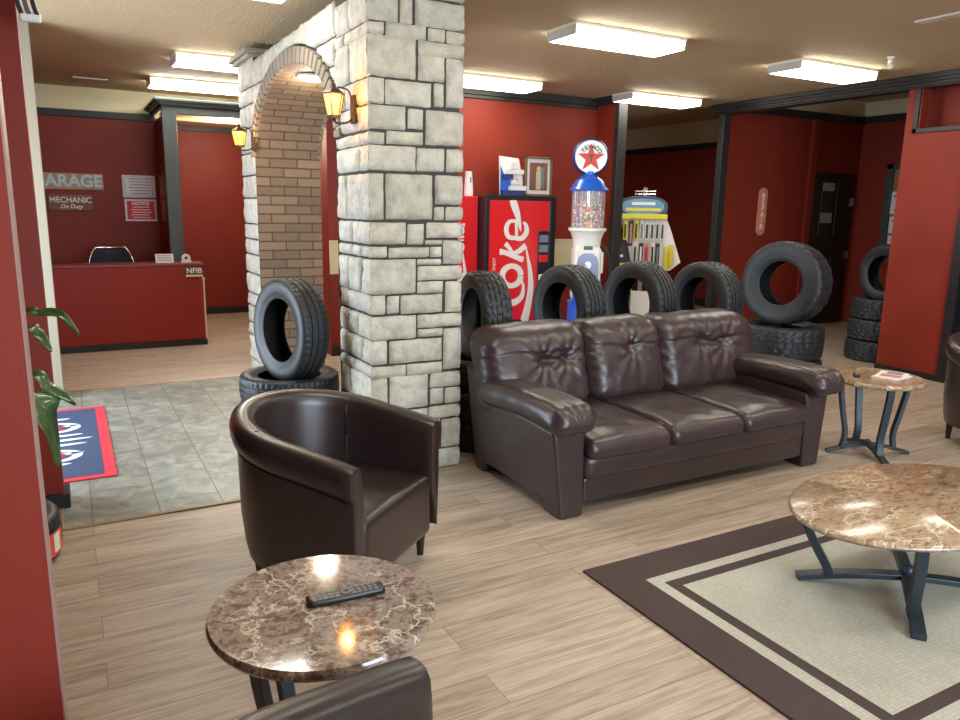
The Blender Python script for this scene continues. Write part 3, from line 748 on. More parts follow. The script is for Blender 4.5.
stack(['thin', 'thin', 'thin'], 1.27, 5.03, 'inside the stone arch behind the armchair', 'tires in the stone arch', 'sport', sy=4.96, saz=R(16), slabel='black tire standing upright in the stone arch on flat tires', lean=R(2), sink=.043)
GB = 'tires behind the sofa'
stack(['road', 'bead', 'road'], 2.56, 4.62, 'beside the stone pillar behind the sofa', GB, 'bead', saz=R(-8), slabel='upright tire right beside the stone pillar, half hidden by it', lean=R(1), sink=.06)
stack(['road', 'road', 'road'], 3.30, 4.62, 'behind the left sofa cushion', GB, 'road', slabel='upright tire in front of the white gumball machine', saz=R(4), sink=.05)
stack(['road', 'road', 'road'], 3.99, 4.62, 'behind the middle sofa cushion', GB, 'road', slabel='upright tire in front of the wiper display', saz=R(4), sink=.035)
stack(['road', 'bead', 'road'], 4.72, 4.62, 'behind the right sofa cushion', GB, 'road', saz=R(3), slabel='upright tire in front of the grey post, left of the largest tire', sink=.05)
stack(['all', 'all'], 6.05, 4.9, 'at the right end of the sofa', GB, 'all', saz=R(16), slabel='largest upright tire with chunky tread at the right end of the sofa', lean=R(4), sink=.012)
stack(['truck', 'truck', 'truck'], 8.36, 5.37, 'at the end of the right red wall', 'tires at the end of the red wall', 'road', saz=R(-10), slabel='upright tire half hidden behind the end of the red wall', sink=.05)

# ================================================================== SOFA
sofa = thing('sofa', 'dark brown leather three seat sofa with tufted back in front of the tires', 'sofa', (3.32, 3.62, 0))
# local: x -1.08..1.08, y -0.47 (front)..+0.42 (back)
def wrinkle(p, amp, sc=9, st=(1, 1, 1)):
    return noise.fractal(Vector((p.x*sc*st[0], p.y*sc*st[1], p.z*sc*st[2])), .9, 2.1, 3)*amp
MB().box(-.905, .905, -.455, .38, .075, .215).build('front_rail', LEA, sofa, bevel=.015)
v, f_ = rbox(1.82, .14, .16, .055, 40, lambda p: p+Vector((0, -wrinkle(p, .004, 6), 0)), nz=10)
mesh_obj('lower_cushion_band', [p+Vector((0, -.408, .275)) for p in v], f_, LEA, sofa, 180)
MB().box(-1.05, 1.05, .40, .52, .075, .74).build('back_frame', LEA, sofa, bevel=.02)
for sx in (-1, 1):
    poly = [(-.47, .0), (-.30, .0), (-.28, .07), (.38, .07), (.40, 0), (.52, 0), (.52, .70), (.36, .66), (.20, .54), (-.30, .52), (-.44, .51), (-.458, .47)]
    mb = MB(); mb.M = Matrix.Rotation(R(90), 4, 'Z')
    x0, x1 = (.908, 1.07)
    a, b = (x0, x1) if sx > 0 else (-x1, -x0)
    mb.prism(poly, -b, -a)
    for v_ in mb.v: v_.x += sx*.045*(v_.z-.05)/.4 if abs(v_.x) > 1 else 0
    mb.build('arm_base', LEA, sofa, bevel=.02, seg=3)
    for yy in (-.40, .45): MB().box(sx*.99-.07, sx*.99+.07, yy-.05, yy+.05, 0, .03).build('foot', BLKP, sofa, bevel=.005)
    def arm_def(p, sx=sx):
        y = p.y; k = (y+.44)/.88; q = Vector(p)
        q.z += -.022*k+.018*math.sin(max(0, min(1, k))*math.pi)
        fr = max(0, (-y-.26)/.18); q.z -= .018*fr*fr; q.x *= 1-.06*fr
        w_ = math.sin(math.atan2(p.z, p.x*.9)*10+3*noise.noise(p*6))*.0045*fr + wrinkle(p, .004, 8)
        n_ = Vector((p.x, 0, p.z)); n_ = n_.normalized() if n_.length > 1e-5 else Vector((0, 0, 1))
        return q+n_*w_
    rb('arm_pad', .30, .90, .160, .078, (sx*1.03, -.115, .588), LEA, sofa, 44, arm_def, nz=20)
def seat_def(p):
    q = Vector(p); k = (1-(p.x/.29)**2); kk = 1-(p.y/.4)**2
    if p.z > 0: q.z += .022*max(0, k)**.6*max(0, kk)**.4
    q.z += wrinkle(p, .006, 7, (1, 1, .5)); fr = max(0, (-p.y-.28)/.1)
    q.z -= .015*fr; return q
for i in range(3):
    rb('seat_cushion', .603, .82, .115, .052, (-.604+.604*i, -.10, .395), LEA, sofa, 34, seat_def, nz=10)
def back_def(kind):
    tufts = {0: [(.02, .06), (.20, .05)], 1: [(.03, .09)], 2: [(-.10, .09), (.12, .07)]}[kind]
    def fn(p):
        q = Vector(p); hw = (.40, .33, .475)[kind]
        k = max(0, 1-(p.x/hw)**2); kz = max(0, 1-(p.z/.27)**2)
        if p.y < 0: q.y -= .055*k**.5*kz**.5
        # overstuffed rolled top
        if p.z > .12 and p.y < .05: q.y -= .012
        front = 1 if p.y < -.02 else .2
        for tx, tz in tufts:
            dx, dz = p.x-tx, p.z-tz; d2 = dx*dx+dz*dz; d = math.sqrt(d2)
            q.y += front*.042*math.exp(-d2/.0022)
            q.y += front*.014*math.exp(-d2/.022)
            ang = math.atan2(dz, dx)
            q.y += front*.010*math.sin(ang*9+4*noise.noise(p*5))*math.exp(-d/.13)*(1 if d > .02 else 0)
        if len(tufts) == 2:
            (ax_, az1), (bx_, bz1) = tufts
            if ax_ < p.x < bx_: q.y += front*.028*math.exp(-((p.z-(az1+bz1)/2)/.018)**2)
        # gathers toward the seams
        e = max(0, (abs(p.x)-hw+.12)/.12); q.y += front*.006*e*math.sin(p.z*75+8*noise.noise(p*4)+p.x*20)
        q.y += front*wrinkle(p, .009, 5); q.z += .010*noise.noise(p*5)
        if kind != 1 and p.z > 0:
            ss = -1 if kind == 0 else 1; ee = max(0, (ss*p.x-hw+.20)/.20); q.z -= .07*ee*ee*(p.z/.27)
        # middle sag and lean back
        q.y += .30*(p.z+.27)
        return q
    return fn
for i, (cx, wd) in enumerate(((-.80, .64), (-.02, .63), (.72, .66))):
    cx = (-.83, -.10, .64)[i]; wd = (.70, .66, .74)[i]
    cx, wd = ((-.80, .68), (-.185, .62), (.0, 0))[i] if False else ((-.785, .66), (-.175+.02, .60), (.0, 0))[i] if False else ((-.755, .775), (-.055, .655), (.725, .945))[i]
    rb('back_cushion', wd, .26, .545, .105, (cx, .29, .69), LEA, sofa, 56, back_def(i), nz=44)

# ================================================================== TUB ARMCHAIRS
def tub_chair():
    t = thing('armchair', '', 'armchair')
    W2, Dp, th = .405, .745, .088
    def path(n_=56):
        out = []
        st_ = .33
        for i in range(12): out.append((Vector((W2, st_*i/12, 0)), Vector((1, 0, 0))))
        ry = Dp-st_
        for i in range(n_+1):
            a = math.pi*i/n_; p = Vector((W2*math.cos(a), st_+ry*math.sin(a), 0)); nn = Vector((math.cos(a)/W2, math.sin(a)/ry, 0)).normalized(); out.append((p, nn))
        for i in range(11, -1, -1): out.append((Vector((-W2, st_*i/12, 0)), Vector((-1, 0, 0))))
        return out
    P = path()
    def rim(p):
        k = min(1, max(0, p.y/Dp)); return .685+.13*k**.9
    def sect(z_r):
        return [(-.035, .155), (-.022, .22), (-.008, .36), (-.004, z_r-.15), (-.004, z_r-.132), (.012, z_r-.12), (.022, z_r-.085), (.024, z_r-.05), (.014, z_r-.018), (-.008, z_r-.002), (-.04, z_r), (-.068, z_r-.008), (-.084, z_r-.03), (-.09, z_r-.07), (-.098, .5), (-.10, .36)]
    vs, fs = [], []
    def ring(p, nn, shrink=0, fwd_=0):
        sc_ = sect(rim(p)); cx_ = -.04
        for o_, z_ in sc_:
            oo = cx_+(o_-cx_)*(1-shrink); zz = z_-(shrink*.02 if z_ > .6 else 0)
            vs.append(p+nn*oo+Vector((0, -fwd_, zz)))
    ring(P[0][0], P[0][1], .55, .022); ring(P[0][0], P[0][1], .15, .018)
    for p, nn in P: ring(p, nn)
    ring(P[-1][0], P[-1][1], .15, .018); ring(P[-1][0], P[-1][1], .55, .022)
    K = 16; nr = len(vs)//K
    for i in range(nr-1):
        for q in range(K-1): fs.append((i*K+q, i*K+q+1, (i+1)*K+q+1, (i+1)*K+q))
        fs.append((i*K+K-1, i*K, (i+1)*K, (i+1)*K+K-1))
    fs.append(tuple(range(K))); fs.append(tuple((nr-1)*K+q for q in range(K))[::-1])
    mb = MB(); mb.add(vs, fs); sh_ = mb.build('shell', LEC, t, 50)
    # stitching line under the rolled top
    mb = MB(); mb.tube([p+nn*.0+Vector((0, 0, rim(p)-.141)) for p, nn in P], .0035, 6); mb.build('piping', LEC, t, 60)
    # inner vertical seams at the corners
    for ix in (18, len(P)-19):
        mb = MB(); p, nn = P[ix]; mb.tube([p-nn*.096+Vector((0, 0, z_)) for z_ in (.40, .5, .58, rim(p)-.08)]+[p-nn*.07+Vector((0, 0, rim(p)-.006)), p-nn*.02+Vector((0, 0, rim(p)+.0))], .004, 6)
        mb.build('seam', LEC, t, 60)
    def sd(p):
        q = Vector(p)
        if p.z > .05: q.z += .022*max(0, 1-(p.x/.32)**2)*max(0, 1-(p.y/.33)**2)
        q.z += wrinkle(p, .004, 6); yy = p.y+.29
        if p.y > .1: q.x *= 1-.35*((p.y-.1)/.22)**2
        return q
    rb('seat_cushion', .635, .61, .30, .035, (0, .285, .285), LEC, t, 30, sd, nz=16)
    for x, y, rt in ((.33, .05, 1), (-.33, .05, 1), (.24, .56, 1), (-.24, .56, 1)):
        MB().cyl(.016, 0, .135, 16, (x, y, 0), r2=.026).build('leg', BLKP, t, 40)
    return t
def place_chair(o, cx, cy, rz, label):
    o.location = (cx, cy, 0); o.rotation_euler = (0, 0, rz); tag(o, label, 'armchair', 'tub armchairs')
ch1 = tub_chair()
ch2 = copy_tree(ch1); ch3 = copy_tree(ch1)
place_chair(ch1, 1.185, 2.885, math.atan2(.64, .77), 'dark brown tub armchair facing the rug, behind the round marble side table')
place_chair(ch2, .725, 1.035, math.atan2(.94, -.34), 'dark tub armchair at the bottom edge, only its rounded arm visible')
place_chair(ch3, 5.84, 2.50, math.atan2(-.4, .9), 'dark tub armchair cut off by the right edge of the photo')

# ================================================================== TABLES
def marble_top(name, a, b, z, th, mat, parent):
    prof = [(0, z-th), (.93, z-th), (.975, z-th+.004), (.992, z-th*.6), (1.0, z-th*.45), (.995, z-.008), (.98, z), (0, z)]
    MB().lathe([(r*1.0, zz) for r, zz in prof], 72, sx=a, sy=b).build(name, mat, parent, 50)
def end_table(label, x, y, rz, mat, H=.57):
    t = thing('side_table', label, 'table', (x, y, 0), rz, 'round marble side tables'); t.rotation_euler = (0, 0, rz)
    marble_top('table_top', .318, .318, H, .036, mat, t)
    for k in range(4):
        a = R(45+90*k); c, s_ = math.cos(a), math.sin(a)
        pts = catmull([(r*c, r*s_, z) for r, z in ((.235, H-.034), (.225, .44), (.195, .28), (.17, .16), (.175, .075), (.19, .03))], 6)
        MB().tube(pts, 0, rect=(.046, .028), up=Vector((-s_, c, 0)).cross(Vector((0, 0, 1)))).build('leg', BLK, t, bevel=.003)
    for k in range(2):
        a = R(45+90*k); c, s_ = math.cos(a), math.sin(a)
        MB().tube(catmull([(r*c, r*s_, z) for r, z in ((-.29, .012), (-.2, .035), (-.08, .062), (.08, .062), (.2, .035), (.29, .012))], 6), 0, rect=(.046, .02)).build('foot_bar', BLK, t, bevel=.003)
    MB().sphere(.022, (0, 0, .083), 10).build('hub', BLK, t, 180)
    return t
end_table('round brown marble side table with black legs, remote on it', .556, 1.905, R(-20), MAR1)
end_table('round marble side table at the right end of the sofa', 4.93, 3.16, R(14), MAR2, .565)
ct = thing('coffee_table', 'low oval marble coffee table with curved black legs on the rug', 'table', (3.24, 1.81, .012))
marble_top('table_top', .675, .42, .43, .034, MAR2, ct)
for k in range(2):
    sg = 1 if k == 0 else -1
    bar = [(r*.80, sg*r*.62, z) for r, z in ((-.47, .012), (-.36, .03), (-.2, .048), (0, .056), (.2, .048), (.36, .03), (.47, .012))]
    MB().tube(catmull(bar, 6), 0, rect=(.055, .026)).build('foot_bar', BLK, ct, bevel=.003)
for sx in (-1, 1):
    for sy in (-1, 1):
        pts = catmull([(sx*x, sy*y, z) for x, y, z in ((.41, .275, .396), (.39, .265, .30), (.35, .24, .2), (.30, .21, .1), (.275, .195, .04))], 6)
        MB().tube(pts, 0, rect=(.044, .036), up=Vector((sx*.7, sy*.7, 0))).build('leg', BLK, ct, bevel=.003)
MB().sphere(.03, (0, 0, .085), 10).build('hub', BLK, ct, 180)

BTN = pl('button_grey', srgb(120, 124, 120), .5)
# remote on the near table
rm = thing('remote_control', 'long black remote control on the near round table', 'remote control', (.625, 1.915, .57), R(1))
dirx = math.atan2(-.02, .22); rm.rotation_euler = (0, 0, R(-3))
def rmd(p): return Vector((p.x, p.y*(1+.06*math.cos(p.x*20)), p.z))
rb_ = rb('body', .225, .050, .020, .006, (0, 0, .010), BLKP, rm, 16, rmd, nz=4)
mb = MB()
for i in range(12):
    for j in range(3):
        if i in (5, 6): continue
        x = -.095+i*.0165; y = -.015+j*.015
        MB().box(x-.005, x+.005, y-.004, y+.004, .019, .0215).build('button', BTN, rb_)
MB().lathe([(.016, .019), (.016, .022), (.009, .022), (.009, .019)], 20, (-.0, 0, 0)).build('navigation_ring', pl('ring_grey', srgb(90, 96, 92), .4), rb_)
MB().box(-.104, -.096, -.01, 0, .0195, .0222).build('power_button', NOTR, rb_)
# things on the far side table
bk = thing('remote_control', 'small dark remote on the side table beside the sofa', 'remote control', (4.80, 3.22, .566), R(40))
rb('body', .11, .04, .02, .008, (0, 0, .01), BLKP, bk, 10, nz=4); MB().box(-.03, .03, -.01, .01, .0195, .0215).build('buttons', GRYP, bk)
for i, (dx, dy, rz, mt, lb) in enumerate(((0, 0, 10, PAPER, 'lower magazine on the side table beside the sofa'), (.012, .01, 22, WPR, 'open magazine lying on top on the side table beside the sofa'))):
    mg = thing('magazine', lb, 'magazine', (5.02+dx, 3.10+dy, .566+i*.0065), R(rz), 'magazines')
    MB().box(-.12, .12, -.09, .09, 0, .006).build('pages', mt, mg, bevel=.001)
    MB().box(-.10, -.01, -.07, .06, .006, .0068).build('cover_picture', pl('cover_pink', srgb(196, 120, 130), .4), mg)
    MB().box(.015, .1, -.06, .04, .006, .0068).build('cover_text', GRYP, mg)

# ================================================================== RUGS
rug = thing('area_rug', 'cream woven rug with dark brown borders under the coffee table', 'rug', (3.24, 1.79, 0))
def frame(mb, a, b, c_, d_, z0, z1):
    mb.box(-a, a, b-d_, b, z0, z1).box(-a, a, -b, -b+d_, z0, z1).box(-a, -a+c_, -b+d_, b-d_, z0, z1).box(a-c_, a, -b+d_, b-d_, z0, z1)
MB().box(-1.225, 1.225, -.825, .825, 0, .006).build('backing', RUGB, rug)
def fr(a, b, w_, nm, m_, h): mb = MB(); frame(mb, a, b, w_, w_, .006, h); mb.build(nm, m_, rug)
fr(1.225, .825, .205, 'outer_border', RUGB, .011); fr(1.02, .62, .06, 'cream_stripe', RUGF, .011); fr(.96, .56, .058, 'inner_border', RUGB, .011)
MB().box(-.902, .902, -.502, .502, .006, .011).build('field', RUGF, rug)
mat_ = thing('door_mat', 'navy and red door mat with wing emblem on the grey tiles', 'door mat', (-.35, 5.88, .004))
MB().box(-.51, .51, -.92, .92, 0, .008).build('border', pl('mat_red', srgb(196, 40, 56), .95), mat_, bevel=.003)
MB().box(-.44, .44, -.86, .86, .008, .0095).build('field', pl('mat_navy', srgb(46, 62, 92), .95, bump=.3, bscale=300), mat_)
mb = MB()
def ell(mb, cx, cy, rx, ry, z0, z1, rot=0, n_=28, hole=0):
    M0 = mb.M.copy(); mb.M = M0 @ Matrix.Translation((cx, cy, 0)) @ Matrix.Rotation(rot, 4, 'Z')
    if hole: mb.lathe([(hole, z0), (1, z0), (1, z1), (hole, z1)], n_, sx=rx, sy=ry)
    else: mb.lathe([(0, z0), (1, z0), (1, z1), (0, z1)], n_, sx=rx, sy=ry)
    mb.M = M0
for cy in (-.38, .34): ell(mb, .12, cy, .21, .15, .0095, .0108, hole=.7)
for cy, l_ in ((-.02, .34), (-.14, .30), (.10, .28), (-.36, .28), (.36, .26), (-.58, .2), (.58, .2)): ell(mb, .06, cy, l_, .03, .0095, .0108, R(4))
mb.build('emblem', pl('mat_silver', srgb(190, 196, 200), .9), mat_)
mb = MB()
for cy in (-.38, .34): ell(mb, .10, cy, .13, .085, .0095, .0112)
mb.build('emblem_center', pl('mat_maroon', srgb(130, 30, 50), .9), mat_)

# ================================================================== LEFT CORNER: planter tire and plant
tl = tire('road', -.47, 3.98, 0, True, .5, 'tire lying on the floor at the left edge with an orange label', 'tires in the left corner')
lb = MB(); 
for z0, z1, m_ in ((0, 0, 0),): pass
vs = []; nn_ = 10
for i in range(nn_+1):
    a = R(-70+60*i/nn_)
    for h in (.035, .15): vs.append((-.47+.338*math.cos(a), 3.98+.338*math.sin(a), h))
MI = tl.matrix_world.inverted()
lab = mesh_obj('orange_label', [MI @ Vector(v) for v in vs], [(2*i, 2*i+2, 2*i+3, 2*i+1) for i in range(nn_)], pl('orange_label', srgb(226, 88, 60), .5), tl); lab['label'] = 'orange and white label on the tread'
vs = []
for i in range(nn_+1):
    a = R(-27+10*i/nn_)
    for h in (.05, .14): vs.append((-.47+.3392*math.cos(a), 3.98+.3392*math.sin(a), h))
mesh_obj('white_label', [MI @ Vector(v) for v in vs], [(2*i, 2*i+2, 2*i+3, 2*i+1) for i in range(nn_)], WPR, tl)
pp = thing('potted_plant', 'broad leaved green plant in a black pot standing on the tire by the left wall', 'plant', (-.50, 4.05, .216))
MB().lathe([(0, 0), (.17, 0), (.18, .02), (.235, .30), (.25, .30), (.25, .34), (.225, .34), (.21, .30), (0, .29)], 36).build('pot', BLKP, pp, 40)
MB().cyl(.212, .27, .29, 24).build('soil', pl('soil', srgb(50, 38, 30), .95, bump=.8), pp)
def leaf(spine, width, mat, twist=0, fold=.25):
    P = catmull([Vector(p) for p in spine], 6); n_ = len(P); vs, fs = [], []
    for i, p in enumerate(P):
        t_ = i/(n_-1); tan = (P[min(i+1, n_-1)]-P[max(i-1, 0)]).normalized()
        side = tan.cross(Vector((0, 0, 1))); side = side.normalized() if side.length > .05 else Vector((1, 0, 0))
        side = Matrix.Rotation(twist*(.3+.7*t_), 4, tan) @ side
        up_ = side.cross(tan); wd = width*(max(.0, math.sin(math.pi*min(1, max(0, (t_*.9+.08))**1.0)))**.8)*.5 if t_ > .12 else width*.06
        if i == n_-1: wd = .001
        for k, e in enumerate((-1, -.5, 0, .5, 1)): vs.append(p+side*wd*e+up_*wd*fold*abs(e)+up_*.004*math.sin(t_*20+k))
    for i in range(n_-1):
        for k in range(4): fs.append((i*5+k, i*5+k+1, (i+1)*5+k+1, (i+1)*5+k))
    o = mesh_obj('leaf', vs, fs, mat, pp, 180); m_ = o.modifiers.new('solid', 'SOLIDIFY'); m_.thickness = .002; return o
def W3(px, py, Y):
    d = fw*f_px+cr*(px-480)-cu*(py-360); t = Y/d.y; return Vector((d.x*t, Y, 1.68+d.z*t))-Vector((-.50, 4.05, .216))
base = Vector((0, 0, .29))
leaf([base, (0.02, -.1, .75), W3(18, 316, 3.7), W3(40, 313, 3.65), W3(62, 316, 3.6), W3(80, 336, 3.55)], .06, LEAF, R(35))
leaf([base, (0.02, -.05, .7), W3(22, 331, 3.7), W3(38, 335, 3.66), W3(52, 352, 3.62)], .08, LEAF, R(20))
leaf([base, (0.0, -.05, .5), W3(28, 376, 3.75), W3(48, 388, 3.7), W3(66, 398, 3.66), W3(76, 405, 3.62)], .065, LEAF, R(25))
leaf([base, (0.0, -.08, .45), W3(28, 392, 3.7), W3(40, 410, 3.6), W3(52, 440, 3.56), W3(59, 468, 3.54)], .17, LEAF, R(-30), .15)
for k in range(7):
    a = R(120+k*35); rr = random.uniform(.3, .42); h = random.uniform(.35, .75)
    if math.cos(a) > .3: continue
    leaf([base, (rr*.3*math.cos(a), rr*.3*math.sin(a), .3+h*.8), (rr*.8*math.cos(a), rr*.8*math.sin(a), .3+h), (rr*1.3*math.cos(a), rr*1.3*math.sin(a), .2+h*.7)], .1, LEAF if k % 2 else LEAFY, .3)
hg = thing('hanging_valance', 'small dark striped hanging strip with white end, at the top left corner', 'hanging decoration', (-.075, 4.3, 2.5))
for k, (dx, m_) in enumerate(((-.035, BLKP), (-.005, pl('grey_purple_cloth', srgb(92, 82, 88), .7)), (.028, BLKP))):
    MB().tube(catmull([(dx-.03, 0, .55), (dx-.02, 0, .3), (dx-.004, 0, .1), (dx+.012, 0, .03)], 6), 0, rect=(.030, .02)).build('strip', m_, hg, bevel=.003)
MB().box(-.035, .055, -.016, .016, 0, .04).build('end_piece', WHT, hg, bevel=.01)

# ================================================================== OFFICE: desk, chair, signs
dk = thing('reception_desk', 'long red reception counter with black base', 'desk', (.35, 9.47, 0))
MB().box(-.60, 1.055, 0, .36, .07, .955).build('body', REDD, dk, bevel=.004)
MB().box(-.60, 1.07, -.01, .37, .955, .985).build('counter_top', pl('counter_laminate', srgb(120, 44, 38), .4), dk, bevel=.004)
MB().box(-.60, 1.06, -.012, .36, 0, .07).build('base_strip', BLACKT, dk)
MB().box(1.045, 1.062, -.008, .005, .07, .80).sphere(.02, (1.052, 0, .80), 8).build('corner_guard', CREAM, dk)
oc_ = thing('office_chair', 'dark blue black office chair behind the red counter', 'chair', (.465, 10.43, 0))
def ocd(p): return Vector((p.x*(1-.25*max(0, p.z-.1)/.2), p.y-.9*p.x*p.x, p.z))
rb('backrest', .50, .07, .62, .034, (0, .0, .80), pl('navy_mesh', srgb(30, 36, 46), .7, bump=.4, bscale=200), oc_, 24, ocd)
mb = MB(); mb.tube([(.262*math.sin(a)*(1 if abs(math.sin(a)) < .9 else 1), -.03-.06*math.sin(a)**2, .80+.33*min(1, max(-.2, math.cos(a)*1.35))) for a in [R(-100+i*10) for i in range(21)]], .012, 8); mb.build('back_rim', CHR, oc_, 60)
rb('seat', .50, .48, .09, .04, (0, -.26, .48), BLKP, oc_, 12)
MB().cyl(.028, .08, .44, 16, (0, -.24, 0)).box(-.03, .03, -.26, .03, .42, .47).build('stem', BLKP, oc_)
for k in range(5):
    a = R(72*k); MB().tube([(0, -.24, .10), (.28*math.cos(a), -.24+.28*math.sin(a), .06)], .018, 8).sphere(.028, (.28*math.cos(a), -.24+.28*math.sin(a), .028), 8).build('leg', BLKP, oc_, 60)
pc = thing('desk_sign_card', 'white card standing on the red counter left of the dark post', 'card', (1.0, 9.62, .985))
mb = MB(); mb.M = Matrix.Rotation(R(-8), 4, 'X'); mb.box(-.10, .10, 0, .006, 0, .105); mb.build('card', PAPER, pc)
mb = MB(); mb.M = Matrix.Rotation(R(-8), 4, 'X')
for i in range(4): mb.box(-.08, .08, -.001, 0, .02+.02*i, .028+.02*i)
mb.build('print_lines', GRYP, pc)
MB().box(-.06, .06, 0, .04, 0, .006).build('stand', WHT, pc)
tp = thing('tape_dispenser', 'small rounded white dispenser on the right end of the counter', 'dispenser', (1.245, 9.66, .985))
MB().lathe([(.02, -.02), (.05, -.02), (.05, .02), (.02, .02)], 20, (0, 0, .05), axis='Y').box(-.06, .06, -.025, .025, 0, .02).build('body', WHT, tp, 40)
nf = thing('counter_plaque', 'small dark plaque with NFIB lettering on the front of the counter', 'sign', (1.30, 9.455, .885))
MB().box(-.095, .095, -.006, .006, -.06, .06).build('plate', pl('plaque_olive', srgb(74, 70, 46), .5), nf, bevel=.002)
MB().box(-.095, .095, -.008, -.005, -.058, -.035).build('lower_band', pl('plaque_cream', srgb(210, 196, 170), .5), nf)
text_mesh('lettering', 'NFIB', .085, WPR, nf, face_Y(0, -.008, .012), bold=.001)
def board(name, label, cat, x0, x1, z0, z1, y, mat, th=.02):
    t = thing(name, label, cat, ((x0+x1)/2, y, (z0+z1)/2)); MB().box(-(x1-x0)/2, (x1-x0)/2, -th, 0, -(z1-z0)/2, (z1-z0)/2).build('board', mat, t, bevel=.003); return t
gs = board('garage_sign', 'weathered sign reading GARAGE in pale blue letters on the office wall', 'sign', -.36, .47, 1.83, 2.03, 10.965, WOODS)
text_mesh('lettering', 'GARAGE', .205, pl('pale_blue_paint', srgb(186, 212, 220), .6), gs, face_Y(0.01, -.022, 0), extrude=.006, bold=.006, sx=.98)
ms = board('mechanic_sign', 'dark red wooden sign reading Mechanic On Duty below the GARAGE sign', 'sign', -.165, .335, 1.57, 1.765, 10.965, DWOOD)
text_mesh('lettering', 'MECHANIC', .10, WPR, ms, face_Y(0, -.022, .03), bold=.001, sx=.92)
text_mesh('small_lettering', 'On Duty', .07, WPR, ms, face_Y(0, -.022, -.05), shear=.3, bold=.001)
MB().box(-.235, .235, -.0215, -.0205, -.088, -.084).box(-.235, .235, -.0215, -.0205, .084, .088).build('outline', pl('sign_line', srgb(160, 110, 90), .6), ms)
p1 = board('price_notice', 'white printed notice on the office wall above the red notice', 'sign', .69, 1.085, 1.745, 2.03, 10.965, PAPER, .006)
mb = MB()
for i in range(6): mb.box(-.12+.01*(i % 3), .13-.015*(i % 2), -.0075, -.006, .09-.037*i, .10-.037*i)
mb.box(-.175, .16, -.0075, -.006, .117, .121).box(-.175, .16, -.0075, -.006, -.121, -.117).box(-.177, -.173, -.0075, -.006, -.12, .12).box(.157, .161, -.0075, -.006, -.12, .12); mb.build('print_lines', GRYP, p1)
p2 = board('red_notice', 'red and white NOTICE sign on the office wall beside the dark post', 'sign', .70, 1.085, 1.44, 1.725, 10.965, PAPER, .006)
MB().box(-.165, .165, -.0075, -.006, -.118, .118).build('red_panel', NOTR, p2)
text_mesh('lettering', 'NOTICE', .058, WPR, p2, face_Y(0, -.0085, .085), bold=.002)
mb = MB()
for i in range(5): mb.box(-.10-.02*(i % 2), .10+.015*(i % 3), -.0085, -.0075, .035-.033*i, .045-.033*i)
mb.build('print_lines', WPR, p2)
for z0, z1, m_, lb in ((1.77, 2.03, PINK, 'pale sheet on the side wall next to the white notice'), (1.45, 1.72, PINK, 'pink sheet on the side wall next to the red notice')):
    t = thing('posted_sheet', lb, 'sheet', (1.128, 10.6, (z0+z1)/2)); MB().box(-.004, 0, -.2, .2, -(z1-z0)/2, (z1-z0)/2).build('sheet', m_, t)
    mb = MB()
    for i in range(5): mb.box(-.005, -.004, -.15, .15, .08-.04*i, .09-.04*i)
    mb.build('print_lines', GRYP, t)

# ================================================================== VENDING MACHINES
RC = 0
def ribbon(mb, pts, y0=-.003, y1=0, k=8):
    global RC
    RC += 1; y0 = y0-.0002*(RC % 12); P = catmull([Vector((a, b, c)) for a, b, c in pts], k); vs = []; n_ = len(P)
    for i, p in enumerate(P):
        t_ = P[min(i+1, n_-1)]-P[max(i-1, 0)]; t_ = Vector((t_.x, t_.y)); t_.normalize(); nn = Vector((-t_.y, t_.x))
        for sg in (-1, 1):
            for yy in (y0, y1): vs.append((p.x+nn.x*sg*p.z/2, yy, p.y+nn.y*sg*p.z/2))
    fs = []
    for i in range(n_-1):
        a, b = i*4, i*4+4; fs += [(a, b, b+2, a+2), (a+1, a+3, b+3, b+1), (a, a+1, b+1, b), (a+2, b+2, b+3, a+3)]
    fs += [(0, 2, 3, 1), ((n_-1)*4, (n_-1)*4+1, (n_-1)*4+3, (n_-1)*4+2)]
    mb.add(vs, fs)
def ringpts(cx, cy, rx, ry, w_, w2_=None, a0=0, a1=360, n_=14, rot=0):
    out = []; w2_ = w2_ or w_
    for i in range(n_+1):
        a = R(a0+(a1-a0)*i/n_); x, y = rx*math.cos(a), ry*math.sin(a); wd = w_+(w2_-w_)*abs(math.cos(a))
        out.append((cx+x*math.cos(rot)-y*math.sin(rot), cy+x*math.sin(rot)+y*math.cos(rot), wd))
    return out
vm = thing('vending_machine', 'red soda vending machine with white Coke script and selection buttons', 'vending machine', (4.62, 7.45, 0))
BX = .475
MB().box(-BX, BX, .03, .64, .05, 1.83).build('cabinet', pl('vending_black', srgb(24, 22, 26), .35), vm, bevel=.008)
mb = MB(); mb.box(-BX, BX, 0, .03, 1.775, 1.83).box(-BX, -.424, 0, .03, .06, 1.775).box(.385, BX-.05, 0, .03, .06, 1.775) if False else mb.box(-BX, BX, 0, .03, 1.775, 1.83).box(-BX, -.424, 0, .03, .06, 1.775).box(.385, .40, 0, .03, .06, 1.775).box(.40, BX, 0, .03, .06, 1.775)
mb.build('door_frame', BLKP, vm, bevel=.004)
MB().box(-.424, .385, .006, .03, .42, 1.775).build('front_panel', COKE, vm)
MB().box(-.424, .385, .012, .03, .06, .42).build('lower_panel', COKE, vm)
MB().box(-.12, .04, .002, .02, .22, .40).build('delivery_slot', BLKP, vm, bevel=.005)
sp_ = MB().box(.235, .385, -.004, .02, .52, 1.43).build('selection_panel', BLKP, vm, bevel=.004)
for i in range(7):
    z0 = 1.30-.115*i; MB().box(.25, .37, -.010, -.003, z0, z0+.085).build('selection_button', (GRYP, GRYP, COKE, BLKP, WPR, COKE, WPR)[i], sp_, bevel=.002)
